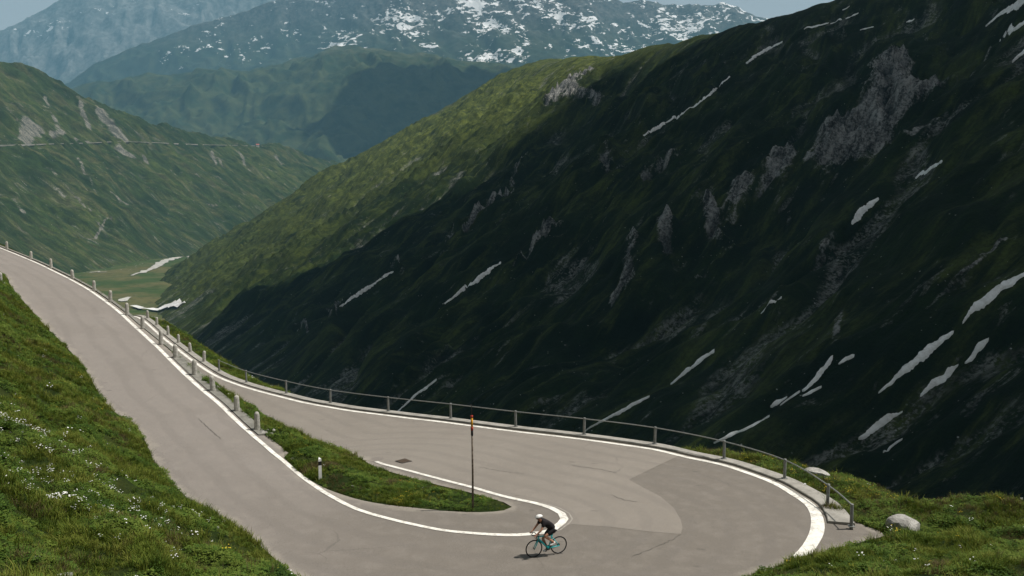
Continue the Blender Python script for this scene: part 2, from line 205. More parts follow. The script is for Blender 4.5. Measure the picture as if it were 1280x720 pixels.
# ------------------------------------------------------------------ helpers
COL = scene.collection
def link(name, me, mat=None, parent=None, label=None, cat=None, group=None, kind=None, smooth=False):
    o = bpy.data.objects.new(name, me)
    COL.objects.link(o)
    if mat is not None and me is not None and len(me.materials) == 0:
        me.materials.append(mat)
    if parent is not None: o.parent = parent
    tag(o, label, cat, group, kind)
    if smooth and me is not None:
        me.polygons.foreach_set('use_smooth', [True] * len(me.polygons))
    return o
def tag(o, label=None, cat=None, group=None, kind=None):
    if label: o['label'] = label
    if cat: o['category'] = cat
    if group: o['group'] = group
    if kind: o['kind'] = kind
def empty(name, loc, rz=0.0, label=None, cat=None, group=None):
    o = bpy.data.objects.new(name, None)
    o.empty_display_size = 0.3
    o.location = loc
    o.rotation_euler = (0, 0, rz)
    COL.objects.link(o)
    tag(o, label, cat, group)
    return o
def mesh_from(name, verts, faces):
    me = bpy.data.meshes.new(name)
    me.from_pydata([tuple(map(float, v)) for v in verts], [], [tuple(map(int, f)) for f in faces])
    me.update()
    return me
def grid_mesh(name, X, Y, Z, keep=None):
    n, m = X.shape
    me = bpy.data.meshes.new(name)
    co = np.stack([X, Y, Z], -1).reshape(-1, 3)
    idx = np.arange(n * m).reshape(n, m)
    q = np.stack([idx[:-1, :-1], idx[1:, :-1], idx[1:, 1:], idx[:-1, 1:]], -1).reshape(-1, 4)
    a = co[q[0, 1]] - co[q[0, 0]]; b = co[q[0, 3]] - co[q[0, 0]]
    if np.cross(a, b)[2] < 0: q = q[:, ::-1]
    if keep is not None: q = q[keep.reshape(-1)]
    me.vertices.add(len(co)); me.vertices.foreach_set('co', co.astype(np.float32).ravel())
    me.loops.add(q.size); me.loops.foreach_set('vertex_index', q.astype(np.int32).ravel())
    me.polygons.add(len(q)); me.polygons.foreach_set('loop_start', (np.arange(len(q)) * 4).astype(np.int32))
    me.update(calc_edges=True)
    me.polygons.foreach_set('use_smooth', np.ones(len(q), bool))
    return me
def set_attr(me, name, values):
    a = me.attributes.new(name, 'FLOAT', 'POINT')
    a.data.foreach_set('value', np.asarray(values, np.float32).ravel())

class NT:
    """small wrapper to write node trees briefly"""
    def __init__(self, name):
        self.mat = bpy.data.materials.new(name)
        self.mat.use_nodes = True
        self.t = self.mat.node_tree
        self.b = self.t.nodes['Principled BSDF']
        self.b.inputs['Specular IOR Level'].default_value = 0.2
    def n(self, typ, **kw):
        node = self.t.nodes.new(typ)
        for k, v in kw.items():
            if k.startswith('i_'):
                key = k[2:]
                key = int(key) if key.isdigit() else key.replace('_', ' ')
                self.put(node.inputs[key], v)
            else: setattr(node, k, v)
        return node
    def put(self, sock, v):
        if hasattr(v, 'outputs'): v = v.outputs[0]
        if isinstance(v, bpy.types.NodeSocket): self.t.links.new(v, sock)
        else: sock.default_value = v
    def pos(self): return self.n('ShaderNodeNewGeometry').outputs['Position']
    def mapping(self, vec, scale=(1, 1, 1), rot=(0, 0, 0)):
        m = self.n('ShaderNodeMapping', i_Vector=vec)
        m.inputs['Scale'].default_value = scale; m.inputs['Rotation'].default_value = rot
        return m.outputs[0]
    def noise(self, vec, scale, detail=4, rough=0.55, dist=0.0):
        return self.n('ShaderNodeTexNoise', i_Vector=vec, i_Scale=scale, i_Detail=detail, i_Roughness=rough, i_Distortion=dist).outputs['Fac']
    def ramp(self, fac, stops):
        r = self.n('ShaderNodeValToRGB', i_Fac=fac)
        e = r.color_ramp.elements
        while len(e) < len(stops): e.new(0.5)
        for k, (p, c) in enumerate(stops):
            e[k].position = p
            e[k].color = c if len(c) == 4 else (*c, 1)
        return r.outputs[0]
    def fr(self, fac, a, b, lo=0.0, hi=1.0):
        m = self.n('ShaderNodeMapRange', interpolation_type='SMOOTHSTEP')
        self.put(m.inputs['Value'], fac)
        m.inputs['From Min'].default_value = a; m.inputs['From Max'].default_value = b
        m.inputs['To Min'].default_value = lo; m.inputs['To Max'].default_value = hi
        return m.outputs[0]
    def mix(self, fac, a, b):
        m = self.n('ShaderNodeMix', data_type='RGBA')
        self.put(m.inputs[0], fac)
        for s, v in ((m.inputs[6], a), (m.inputs[7], b)):
            self.put(s, (*v, 1) if isinstance(v, tuple) and len(v) == 3 else v)
        return m.outputs[2]
    def math(self, op, a, b=0.0, c=0.0):
        m = self.n('ShaderNodeMath', operation=op)
        self.put(m.inputs[0], a); self.put(m.inputs[1], b); self.put(m.inputs[2], c)
        return m.outputs[0]
    def attr(self, name): return self.n('ShaderNodeAttribute', attribute_name=name).outputs['Fac']
    def sep(self, vec):
        return self.n('ShaderNodeSeparateXYZ', i_Vector=vec).outputs
    def bump(self, h, strength, dist):
        self.put(self.b.inputs['Normal'], self.n('ShaderNodeBump', i_Height=h, i_Strength=strength, i_Distance=dist).outputs[0])
    def done(self, color, rough=0.9, **kw):
        self.put(self.b.inputs['Base Color'], (*color, 1) if isinstance(color, tuple) and len(color) == 3 else color)
        self.put(self.b.inputs['Roughness'], rough)
        for k, v in kw.items(): self.put(self.b.inputs[k.replace('_', ' ')], v)
        return self.mat

def speckled(name, c1, c2, scale, rough=0.85, bump=0.0, bdist=0.02, spec=0.2, metallic=0.0):
    m = NT(name)
    p = m.n('ShaderNodeTexCoord').outputs['Object']
    a = m.noise(p, scale, 5, 0.65); b = m.noise(p, scale * 7, 2, 0.5)
    f = m.math('ADD', m.math('MULTIPLY', a, 0.7), m.math('MULTIPLY', b, 0.3))
    c = m.mix(m.fr(f, 0.36, 0.64), c1, c2)
    if bump: m.bump(f, bump, bdist)
    return m.done(c, rough, Specular_IOR_Level=spec, Metallic=metallic)

# ------------------------------------------------------------------ landscape materials
def slope_material(name, g1, g2, g3, rock1, rock2, unit, speck=0.0, rock_bias=0.0, scree=0.6):
    m = NT(name)
    p = m.pos()
    fall_v = m.n('ShaderNodeCombineXYZ', i_X=m.attr('fallg'), i_Y=m.math('MULTIPLY', m.attr('falld'), 0.22)).outputs[0]
    big = m.noise(p, 0.6 / unit, 5, 0.6, 0.4)
    mid = m.noise(p, 3.0 / unit, 6, 0.68)
    streak = m.noise(fall_v, 2.6 / unit, 7, 0.68, 0.25)
    thin = m.noise(fall_v, 9.0 / unit, 5, 0.7, 0.2)
    fine = m.noise(p, 22.0 / unit, 4, 0.7)
    g = m.mix(m.fr(big, 0.38, 0.62), g1, g2)
    g = m.mix(m.math('MULTIPLY', m.attr('meadow'), m.fr(m.math('ADD', m.math('MULTIPLY', streak, 0.7), m.math('MULTIPLY', mid, 0.3)), 0.34, 0.60)), g, (0.165, 0.190, 0.040))  # lighter grass; on the far spur it puts sunlight into the colour
    g = m.mix(m.fr(streak, 0.47, 0.64), g, g3)
    g = m.mix(m.fr(thin, 0.40, 0.62, 0.55, 0.0), g, (0.004, 0.008, 0.004))
    g = m.mix(m.fr(fine, 0.42, 0.64, 0.0, 0.42), g, (0.003, 0.005, 0.002))
    rockc0 = m.mix(m.fr(m.math('ADD', m.math('MULTIPLY', fine, 0.45), m.math('MULTIPLY', thin, 0.55)), 0.40, 0.62), rock1, rock2)
    rockc = m.mix(m.fr(m.attr('fissure_shade'), 0.05, 0.75, 0.75, 0.0), rockc0, (0.012, 0.013, 0.012))  # painted crevice shade: rock goes near black where the noise dips
    at = m.attr('rock')
    edge = m.math('ADD', m.math('MULTIPLY', mid, 0.62), m.math('MULTIPLY', fine, 0.38))
    edge = m.math('ADD', m.math('MULTIPLY', edge, 0.45), m.math('ADD', m.math('MULTIPLY', streak, 0.25), m.math('MULTIPLY', thin, 0.30)))
    rk = m.math('ADD', edge, m.math('MULTIPLY', at, 0.42))
    rk = m.fr(rk, 0.75 - rock_bias, 0.84 - rock_bias)
    chan = m.math('MULTIPLY', m.fr(m.noise(fall_v, 5.5 / unit, 6, 0.66, 0.35), 0.595, 0.635), m.fr(m.noise(p, 0.9 / unit, 4, 0.6), 0.42, 0.58))
    rk = m.math('MAXIMUM', rk, m.math('MULTIPLY', chan, m.math('MULTIPLY', m.fr(fine, 0.36, 0.6), scree)))
    gul = m.math('MULTIPLY', m.fr(m.math('ADD', m.attr('gully'), m.math('MULTIPLY', m.math('SUBTRACT', thin, 0.5), 0.5)), 0.80, 1.05), m.fr(m.math('ADD', m.math('MULTIPLY', mid, 0.5), m.math('MULTIPLY', fine, 0.5)), 0.44, 0.54))
    rk = m.math('MAXIMUM', rk, m.math('MULTIPLY', gul, 0.6))
    c = m.mix(rk, g, rockc)
    if speck:
        v = m.n('ShaderNodeTexVoronoi', i_Vector=p, i_Scale=15.0 / unit)
        sp = m.math('LESS_THAN', v.outputs['Distance'], m.math('MULTIPLY', m.n('ShaderNodeSeparateColor', i_Color=v.outputs['Color']).outputs[1], 0.15))
        gate = m.fr(m.noise(p, 1.7 / unit, 3), 0.46, 0.60)
        gate2 = m.math('GREATER_THAN', m.n('ShaderNodeSeparateColor', i_Color=v.outputs['Color']).outputs[0], 0.45)
        c = m.mix(m.math('MULTIPLY', m.math('MULTIPLY', m.math('MULTIPLY', sp, gate), gate2), speck), c, (0.30, 0.30, 0.28))
    m.bump(m.math('ADD', m.math('ADD', mid, thin), m.math('MULTIPLY', fine, 0.35)), 0.8, unit * 0.05)
    return m.done(c, 0.95, Specular_IOR_Level=0.05)

M = {}
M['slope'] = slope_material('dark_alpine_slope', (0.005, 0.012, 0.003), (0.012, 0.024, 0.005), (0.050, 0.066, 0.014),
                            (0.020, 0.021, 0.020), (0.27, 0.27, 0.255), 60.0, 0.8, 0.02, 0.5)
M['left_hill'] = slope_material('green_hillside', (0.024, 0.044, 0.013), (0.046, 0.070, 0.020), (0.098, 0.102, 0.042),
                                (0.06, 0.062, 0.050), (0.225, 0.215, 0.18), 110.0, 1.0, 0.055, 1.0)
def peak_material(name, green1, green2, rock1, rock2, z0, z1, snow_lo, snow_hi, unit):
    m = NT(name)
    p = m.pos()
    z = m.sep(p)[2]
    big = m.noise(p, 0.5 / unit, 5, 0.6)
    mid = m.noise(p, 2.5 / unit, 6, 0.66, 0.3)
    fine = m.noise(p, 11.0 / unit, 5, 0.7)
    g = m.mix(m.fr(mid, 0.35, 0.65), green1, green2)
    r = m.mix(m.fr(m.math('ADD', m.math('MULTIPLY', mid, 0.2), m.math('MULTIPLY', fine, 0.8)), 0.34, 0.66), rock1, rock2)
    zz = m.math('ADD', z, m.math('MULTIPLY', m.math('SUBTRACT', mid, 0.5), 900.0))
    c = m.mix(m.fr(zz, z0, z1), g, r)
    sn = m.noise(m.mapping(p, (1.0, 1.0, 2.2)), 4.4 / unit, 5, 0.62, 0.7)
    sn = m.math('ADD', m.math('MULTIPLY', sn, 0.75), m.math('MULTIPLY', m.noise(m.mapping(p, (1.0, 1.0, 1.6)), 13.0 / unit, 3, 0.6, 0.4), 0.25))
    gate = m.noise(p, 0.95 / unit, 4, 0.6)
    hz = m.math('ADD', m.fr(z, snow_lo, snow_hi, -0.30, 0.0), m.math('MULTIPLY', m.math('SUBTRACT', m.attr('snowy'), 0.5), 0.13))
    s = m.math('ADD', m.math('ADD', sn, hz), m.math('MULTIPLY', m.math('SUBTRACT', gate, 0.5), 0.62))
    c = m.mix(m.fr(s, 0.612, 0.628), c, (0.80, 0.80, 0.79))
    m.bump(m.math('ADD', mid, m.math('MULTIPLY', fine, 0.5)), 0.8, unit * 0.03)
    return m.done(c, 0.95, Specular_IOR_Level=0.05)
M['massif'] = peak_material('snowy_massif', (0.020, 0.032, 0.015), (0.042, 0.052, 0.026), (0.024, 0.027, 0.027), (0.12, 0.12, 0.11), 1500, 2500, 800, 1500, 620.0)
M['foothill'] = peak_material('foothill_green', (0.018, 0.033, 0.014), (0.056, 0.068, 0.028), (0.05, 0.052, 0.048), (0.13, 0.13, 0.11), 1000, 1800, 680, 1250, 430.0)
M['far_peaks'] = peak_material('far_peaks', (0.03, 0.045, 0.025), (0.06, 0.07, 0.04), (0.06, 0.065, 0.065), (0.20, 0.20, 0.19), 1200, 1950, 1900, 2800, 1000.0)
def floor_material():
    m = NT('valley_meadow'); p = m.pos()
    a = m.noise(p, 0.006, 5, 0.6); b = m.noise(p, 0.05, 4, 0.7)
    c = m.mix(m.fr(a, 0.4, 0.6), (0.045, 0.070, 0.020), (0.105, 0.098, 0.040))
    c = m.mix(m.fr(b, 0.45, 0.75, 0, 0.6), c, (0.018, 0.03, 0.010))
    v = m.n('ShaderNodeTexVoronoi', i_Vector=p, i_Scale=0.06)
    sp = m.math('MULTIPLY', m.math('LESS_THAN', v.outputs['Distance'], 0.16), m.fr(m.noise(p, 0.004, 3), 0.5, 0.6))
    c = m.mix(sp, c, (0.26, 0.25, 0.22))
    return m.done(c, 0.95, Specular_IOR_Level=0.05)
M['floor'] = floor_material()
def snow_material():
    m = NT('old_snow'); p = m.pos()
    a = m.noise(p, 0.25, 5, 0.7); b = m.noise(p, 0.03, 3)
    c = m.mix(m.fr(a, 0.35, 0.7), (0.78, 0.78, 0.77), (0.56, 0.55, 0.52))
    c = m.mix(m.fr(b, 0.48, 0.70, 0, 0.65), c, (0.44, 0.42, 0.385))
    m.bump(a, 0.4, 0.3)
    return m.done(c, 0.7)
M['snow'] = snow_material()
M['gravel'] = speckled('river_gravel', (0.30, 0.29, 0.26), (0.48, 0.47, 0.43), 0.05)
M['ground'] = speckled('ground_far', (0.03, 0.045, 0.015), (0.06, 0.07, 0.03), 0.003)

# ------------------------------------------------------------------ the big landforms
# slope across the valley: rows follow s (denser nearby), columns climb in d
sv = np.concatenate([np.linspace(-260, 500, 300), np.linspace(500, 1500, 320)[1:], np.linspace(1500, 4200, 230)[1:]])
dv = np.concatenate([np.linspace(-60, 300, 160), np.linspace(300, 1500, 300)[1:], np.linspace(1500, 2100, 20)[1:]])
S_, D_ = np.meshgrid(sv, dv, indexing='ij')
Xr, Yr = from_sd(S_, D_)
Zr = right_slope(S_, D_)
rockm = capsules(S_, D_, ROCK_RIGHT)
rockm = rockm * np.clip(0.62 + 0.55 * ridged(fall(S_, D_) / 70.0, D_ / 130.0, 3, 71), 0, 1.25)
rough = rockm * (11.0 * ridged(fall(S_, D_) / 20.0, D_ / 40.0, 4, 77, 0.6) - 6.5)
Zr = Zr + rough * np.clip(S_ / 500.0, 0.25, 1.4)
me = grid_mesh('mountainside', Xr, Yr, Zr)
set_attr(me, 'rock', rockm); set_attr(me, 'fallg', fall(S_, D_)); set_attr(me, 'falld', D_); set_attr(me, 'gully', np.maximum(gully_field(fall(S_, D_), D_) + 0.45, 0.55 * ridged(fall(S_, D_) / 36.0, D_ / 120.0, 3, 23)))
set_attr(me, 'fissure_shade', ridged(fall(S_, D_) / 20.0, D_ / 40.0, 4, 77, 0.6) * 0.55)  # same noise as the rock relief, so its hollows are coloured as shaded
set_attr(me, 'meadow', sstep(1500, 2300, S_ + 260 * fbm(S_ / 300., D_ / 300., 3, 82)) * (0.55 + 0.45 * sstep(300, 900, D_)))  # painted sunlight: grass brightened towards the spur to lift its lit zone
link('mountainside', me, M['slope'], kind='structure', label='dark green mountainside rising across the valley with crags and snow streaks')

sv = np.linspace(-900, 4600, 420); dv = np.concatenate([np.linspace(-150, 1400, 240), np.linspace(1400, 3200, 30)[1:]])
S_, D_ = np.meshgrid(sv, dv, indexing='ij')
Xl, Yl = from_left(S_, D_)
me = grid_mesh('hillside', Xl, Yl, left_slope(S_, D_))
rl = capsules(S_, D_, ROCK_LEFT) * np.clip(0.7 + 0.5 * ridged((S_ + 0.25 * D_) / 60.0, D_ / 160.0, 3, 73), 0, 1.3)
set_attr(me, 'rock', rl); set_attr(me, 'fallg', S_ + 0.25 * D_); set_attr(me, 'falld', D_); set_attr(me, 'gully', 0.6 * ridged((S_ + 0.25 * D_) / 60.0, D_ / 300.0, 3, 53))
set_attr(me, 'fissure_shade', ridged((S_ + 0.25 * D_) / 30.0, D_ / 70.0, 3, 75) * 0.6 + 0.25)
set_attr(me, 'meadow', 0.35 * sstep(-0.1, 0.5, fbm(S_ / 500., D_ / 300., 3, 83)))
link('hillside', me, M['left_hill'], kind='structure', label='sunlit green hillside down the valley crossed by a level road')

Xf, Yf = np.meshgrid(np.linspace(-3200, 900, 260), np.concatenate([np.linspace(150, 2000, 60), np.linspace(2000, 4200, 220)[1:], np.linspace(4200, 7600, 60)[1:]]), indexing='ij')
me = grid_mesh('valley_floor', Xf, Yf, valley_floor(Xf, Yf))
link('valley_floor', me, M['floor'], kind='structure', label='flat green and ochre meadow on the valley floor')
me = mesh_from('ground', [(-21500, -1800, -640), (21500, -1800, -640), (21500, 26500, -640), (-21500, 26500, -640)], [(0, 1, 2, 3)])
link('ground', me, M['ground'], kind='structure')

def range_mesh(name, mat, crest, yb, yc, zb, prof, seed, amp, n_u, n_t, label, snowy, yc_var=0.0):
    us = np.linspace(-0.80, 0.62, n_u); ts = np.linspace(0.0, 1.35, n_t)
    U, T = np.meshgrid(us, ts, indexing='ij')
    cx = np.array([(c[0] - 640) / 1244.4 for c in crest]); cy = np.array([(197.0 - c[1]) / 1244.4 for c in crest])
    tan = np.interp(U, cx, cy)
    YC = yc * (1 + yc_var * np.sin(U * 7 + seed)); YB = yb * (1 + 0.06 * np.sin(U * 9 + seed * 2))
    Yy = YB + (YC - YB) * T
    Xx = U * Yy
    zc = CAM_Z + tan * YC
    p = np.interp(T, [q[0] for q in prof], [q[1] for q in prof])
    z = zb + (zc - zb) * p
    w = sstep(0.0, 0.25, T) * (1 - 0.75 * np.exp(-((T - 1) / 0.09) ** 2))
    wx = Xx + 250 * fbm(Xx / 900, Yy / 900, 2, seed + 3)
    n = amp * ridged(wx / 1700., Yy / 1500., 5, seed, 0.52) + 0.6 * amp * ridged((wx + 0.5 * Yy) / 620., (Yy - 0.2 * wx) / 1400., 5, seed + 50, 0.6)
    n = n - 1.25 * amp
    tip = 0.12 * amp * (ridged(Xx / 260., Yy / 300., 4, seed + 9) - 0.6)
    z = z + n * w + tip * sstep(0.3, 1.0, T)
    me = grid_mesh(name, Xx, Yy, z)
    set_attr(me, 'snowy', np.interp(U, *snowy) + 0 * T)
    return link(name, me, mat, kind='structure', label=label)
range_mesh('mountain_massif', M['massif'],
           [(-400, 230), (-100, 190), (60, 128), (94, 108), (124, 88), (165, 70), (225, 50), (262, 36), (311, 21), (360, 8), (400, -8), (450, -24), (500, -28),
            (560, -12), (600, -20), (680, -18), (740, -5), (775, 14), (800, 8), (850, 13), (890, 13), (915, 15), (935, 26), (960, 31), (1000, 34), (1060, 34), (1400, 30)],
           12600, 16500, -560, [(0, 0), (0.35, 0.34), (0.5, 0.50), (0.62, 0.60), (0.8, 0.74), (1, 1), (1.35, 0.6)], 5, 125, 640, 260,
           'broad hazy massif with patchy snow fields above green lower slopes', ([-0.45, -0.3, -0.2, -0.08, 0.3], [-0.3, 0.35, 0.65, 0.85, 0.95]))
range_mesh('foothill_ridge', M['foothill'],
           [(-400, 250), (-100, 205), (60, 140), (94, 110), (124, 104), (165, 101), (225, 98), (300, 93), (350, 84), (400, 71), (430, 64), (470, 66), (520, 71), (560, 78), (620, 84), (700, 92), (800, 105), (1400, 130)],
           8300, 11500, -560, [(0, 0), (0.35, 0.36), (0.6, 0.62), (0.85, 0.88), (1, 1), (1.35, 0.62)], 25, 135, 560, 240,
           'hazy green foothill ridge half covered by a cloud shadow', ([-1, 1], [-0.5, 0.1]))
range_mesh('distant_peaks', M['far_peaks'],
           [(-400, 120), (-60, 80), (0, 52), (30, 36), (65, 20), (120, -8), (250, -34), (400, -24), (540, -10), (700, 0), (775, 16), (860, 34), (960, 34), (990, 24), (1012, 16), (1030, 16), (1050, 8), (1120, -8), (1400, 20)],
           19300, 23500, -560, [(0, 0), (0.4, 0.36), (0.75, 0.7), (1, 1), (1.35, 0.55)], 17, 190, 520, 150,
           'farthest blue hazy peaks with faint snow', ([-1, 1], [0.0, 0.2]))

# ------------------------------------------------------------------ valley details
def ribbon(name, pts, widths, lift, mat, zf=None, **kw):
    pts = [np.array(p[:2], float) for p in pts]
    v = []; f = []
    for i, p in enumerate(pts):
        t = pts[min(i + 1, len(pts) - 1)] - pts[max(i - 1, 0)]
        t = t / (np.hypot(*t) + 1e-9); nrm = np.array([-t[1], t[0]])
        for e in (-1, 0, 1):
            q = p + nrm * widths[i] * 0.5 * e
            v.append((q[0], q[1], float(zf(q[0], q[1])) + lift))
    for i in range(len(pts) - 1):
        a = i * 3
        f += [(a, a + 1, a + 4, a + 3), (a + 1, a + 2, a + 5, a + 4)]
    me = mesh_from(name, v, f)
    bm = bmesh.new(); bm.from_mesh(me)
    bmesh.ops.recalc_face_normals(bm, faces=bm.faces)
    if sum(fc.normal.z for fc in bm.faces) < 0: bmesh.ops.reverse_faces(bm, faces=bm.faces)
    bm.to_mesh(me); bm.free()
    return link(name, me, mat, smooth=True, **kw)
def densify(pts, step):
    pts = [np.array(p, float) for p in pts]
    out = []
    for i in range(len(pts) - 1):
        p0 = pts[max(i - 1, 0)]; p1 = pts[i]; p2 = pts[i + 1]; p3 = pts[min(i + 2, len(pts) - 1)]
        n = max(1, int(np.hypot(*(p2 - p1)[:2]) / step))
        for k in range(n):
            t = k / n
            out.append(0.5 * ((2 * p1) + (p2 - p0) * t + (2 * p0 - 5 * p1 + 4 * p2 - p3) * t * t + (3 * p1 - p0 - 3 * p2 + p3) * t ** 3))
    out.append(pts[-1])
    return out
for k, (pts, ws) in enumerate(zip(STREAM, STREAM_W)):
    q = densify([(p[0], p[1], w) for p, w in zip(pts, ws)], 25)
    rr = random.Random(k)
    ribbon('stream_bed', [(p[0] + rr.uniform(-4, 4), p[1] + rr.uniform(-10, 10)) for p in q], [p[2] * 4.2 * rr.uniform(0.6, 1.3) for p in q], 2.0, M['gravel'], zf=valley_floor,
           kind='structure', label='pale gravel stream bed winding over the valley floor')
q = densify(VALLEY_ROAD, 40)
rr = random.Random(2)
M['road_far'] = speckled('pale_road_cut', (0.17, 0.165, 0.14), (0.26, 0.25, 0.22), 0.02)
# the road is a level bench: a deck and the pale wall that carries it
v = []; f = []
wob = 0
for i, p in enumerate(q):
    z = p[2]; wall = 2.4 + 4.5 * max(0, math.sin(i * 0.37) * math.sin(i * 0.11 + 1))
    ux, uy = -LXU[0], -LXU[1]
    v += [(p[0] - ux * 5, p[1] - uy * 5, z + 1.2), (p[0] + ux * 4, p[1] + uy * 4, z + 1.2), (p[0] + ux * 4.6, p[1] + uy * 4.6, z + 1.2 - wall)]
for i in range(len(q) - 1):
    a = i * 3
    f += [(a, a + 1, a + 4, a + 3), (a + 1, a + 2, a + 5, a + 4)]
link('valley_road', mesh_from('valley_road', v, f), M['road_far'], kind='structure', label='pale level road cut across the far hillside')
# ------------------------------------------------------------------ the hairpin: ground heights
def seg_dist(px, py, poly):
    """distance to a polyline, nearest point and fractional index of that point"""
    poly = np.asarray(poly, float)[:, :2]
    a = poly[:-1]; e = poly[1:] - a
    L2 = (e ** 2).sum(1) + 1e-12
    px = np.asarray(px, float).ravel(); py = np.asarray(py, float).ravel()
    D = np.empty(len(px)); Q = np.empty((len(px), 2)); I = np.empty(len(px))
    for c in range(0, len(px), 20000):
        x = px[c:c + 20000, None]; y = py[c:c + 20000, None]
        t = np.clip(((x - a[:, 0]) * e[:, 0] + (y - a[:, 1]) * e[:, 1]) / L2, 0, 1)
        qx = a[:, 0] + t * e[:, 0]; qy = a[:, 1] + t * e[:, 1]
        d = (x - qx) ** 2 + (y - qy) ** 2
        j = d.argmin(1); r = np.arange(len(j))
        D[c:c + 20000] = np.sqrt(d[r, j]); Q[c:c + 20000, 0] = qx[r, j]; Q[c:c + 20000, 1] = qy[r, j]; I[c:c + 20000] = j + t[r, j]
    return D, Q, I
def inside(px, py, poly):
    poly = np.asarray(poly, float)[:, :2]
    px = np.asarray(px, float).ravel(); py = np.asarray(py, float).ravel()
    r = np.zeros(len(px), bool)
    x0, y0 = poly[-1]
    for x1, y1 in poly:
        if y0 != y1:
            c = ((y0 > py) != (y1 > py)) & (px < (x1 - x0) * (py - y0) / (y1 - y0) + x0)
            r ^= c
        x0, y0 = x1, y1
    return r
class TPS:
    def __init__(self, pts, lam=0.05):
        p = np.asarray(pts, float); self.xy = p[:, :2]; n = len(p)
        K = self.k(self.xy, self.xy) + lam * np.eye(n) * 10
        Pm = np.hstack([np.ones((n, 1)), self.xy])
        A = np.block([[K, Pm], [Pm.T, np.zeros((3, 3))]])
        s = np.linalg.solve(A, np.concatenate([p[:, 2], np.zeros(3)]))
        self.w = s[:n]; self.a = s[n:]
    @staticmethod
    def k(a, b):
        d2 = ((a[:, None] - b[None]) ** 2).sum(-1) + 1e-9
        return 0.5 * d2 * np.log(d2)
    def __call__(self, x, y):
        x = np.asarray(x, float).ravel(); y = np.asarray(y, float).ravel()
        out = np.empty(len(x))
        for c in range(0, len(x), 20000):
            p = np.stack([x[c:c + 20000], y[c:c + 20000]], 1)
            out[c:c + 20000] = self.k(p, self.xy) @ self.w + self.a[0] + p @ self.a[1:]
        return out
def extend(pts, dist, at_start):
    pts = list(pts)
    a, b = (np.array(pts[0]), np.array(pts[2])) if at_start else (np.array(pts[-1]), np.array(pts[-3]))
    d = a - b; d = d / np.hypot(d[0], d[1])
    e = tuple(a + d * dist)
    return [e] + pts if at_start else pts + [e]
def offset(pts, d):
    """move a polyline sideways (positive is left of its direction)"""
    p = np.asarray(pts, float); o = p.copy()
    t = np.gradient(p[:, :2], axis=0); t /= np.hypot(t[:, 0], t[:, 1])[:, None]
    dd = np.asarray(d)
    o[:, 0] -= t[:, 1] * dd; o[:, 1] += t[:, 0] * dd
    return o
INNER = extend(INNER_LINE, 170, True)
BANK = extend(BANK_EDGE, 190, True)
def descend(pts):
    a, b = np.array(pts[-1]), np.array(pts[-3]); d = a - b; d = d / np.hypot(d[0], d[1])
    return list(pts) + [(a[0] + d[0] * q, a[1] + d[1] * q, a[2] + dz) for q, dz in ((9, -1.0), (20, -2.9), (45, -7.0), (95, -13.0), (170, -21.0))]
OUTER = descend(OUTER_LINE); ILOW = descend(ISLAND_LOW)
def run_on(line, end, step, at_start):
    """smooth line continued straight to a far point"""
    s = np.array(densify(line, step)); a = s[0] if at_start else s[-1]; e = np.array(end)
    k = np.linspace(0, 1, 40)[1:, None]
    t = a + (e - a) * k
    return np.vstack([t[::-1], s]) if at_start else np.vstack([s, t])
INNER_S = run_on(INNER_LINE, INNER[0], 0.5, True); OUTER_S = np.array(densify(OUTER, 0.5))
BANK_S = run_on(BANK_EDGE, BANK[0], 0.8, True); ILOW_S = np.array(densify(ILOW, 0.8))
tip_i = int(np.argmax(INNER_S[:, 0]))
UP_S = INNER_S[:tip_i]                                   # inner line along the upper leg
h_up = TPS([p for p in INNER] + list(BANK) + list(PAVED_TIP) + [p for p in OUTER if p[1] < 60], 0.02)
h_low = TPS(list(OUTER) + [p for p in ILOW] + [p for p in INNER[16:]] + list(PAVED_TIP), 0.02)
_bo = offset(BANK_S, -40.0)
_ml = offset(UP_S, np.interp(UP_S[:, 1], [60, 76], [0.78, 0.45]))
_ml = np.array([p[:2] for p in _ml if p[1] > 47.5] + [(-7.8, 45.5), (-4.5, 42.6), (-0.5, 41.2)])
UP_SIDE = np.vstack([_bo[:, :2], [(-5.0, 5.0), (2.0, 20.0)], _ml[::-1]])
def leg_weight(x, y):
    """0 on the upper leg, 1 on the lower leg"""
    x = np.asarray(x, float).ravel(); y = np.asarray(y, float).ravel()
    w = np.where(inside(x, y, UP_SIDE), 0.0, 1.0)
    nearp = y < 46.5
    if nearp.any():
        xn, yn = x[nearp], y[nearp]
        du = np.minimum(seg_dist(xn, yn, UP_S[-70:])[0], seg_dist(xn, yn, BANK_S[-40:])[0])
        dl = np.minimum(seg_dist(xn, yn, OUTER_S[30:90])[0], seg_dist(xn, yn, ILOW_S[:30])[0])
        b = sstep(43.5, 46.5, yn)
        w[nearp] = w[nearp] * b + sstep(-2.0, 2.0, du - dl) * (1 - b)
    return w
def h_road(x, y):
    w = leg_weight(x, y)
    return h_up(x, y) * (1 - w) + h_low(x, y) * w
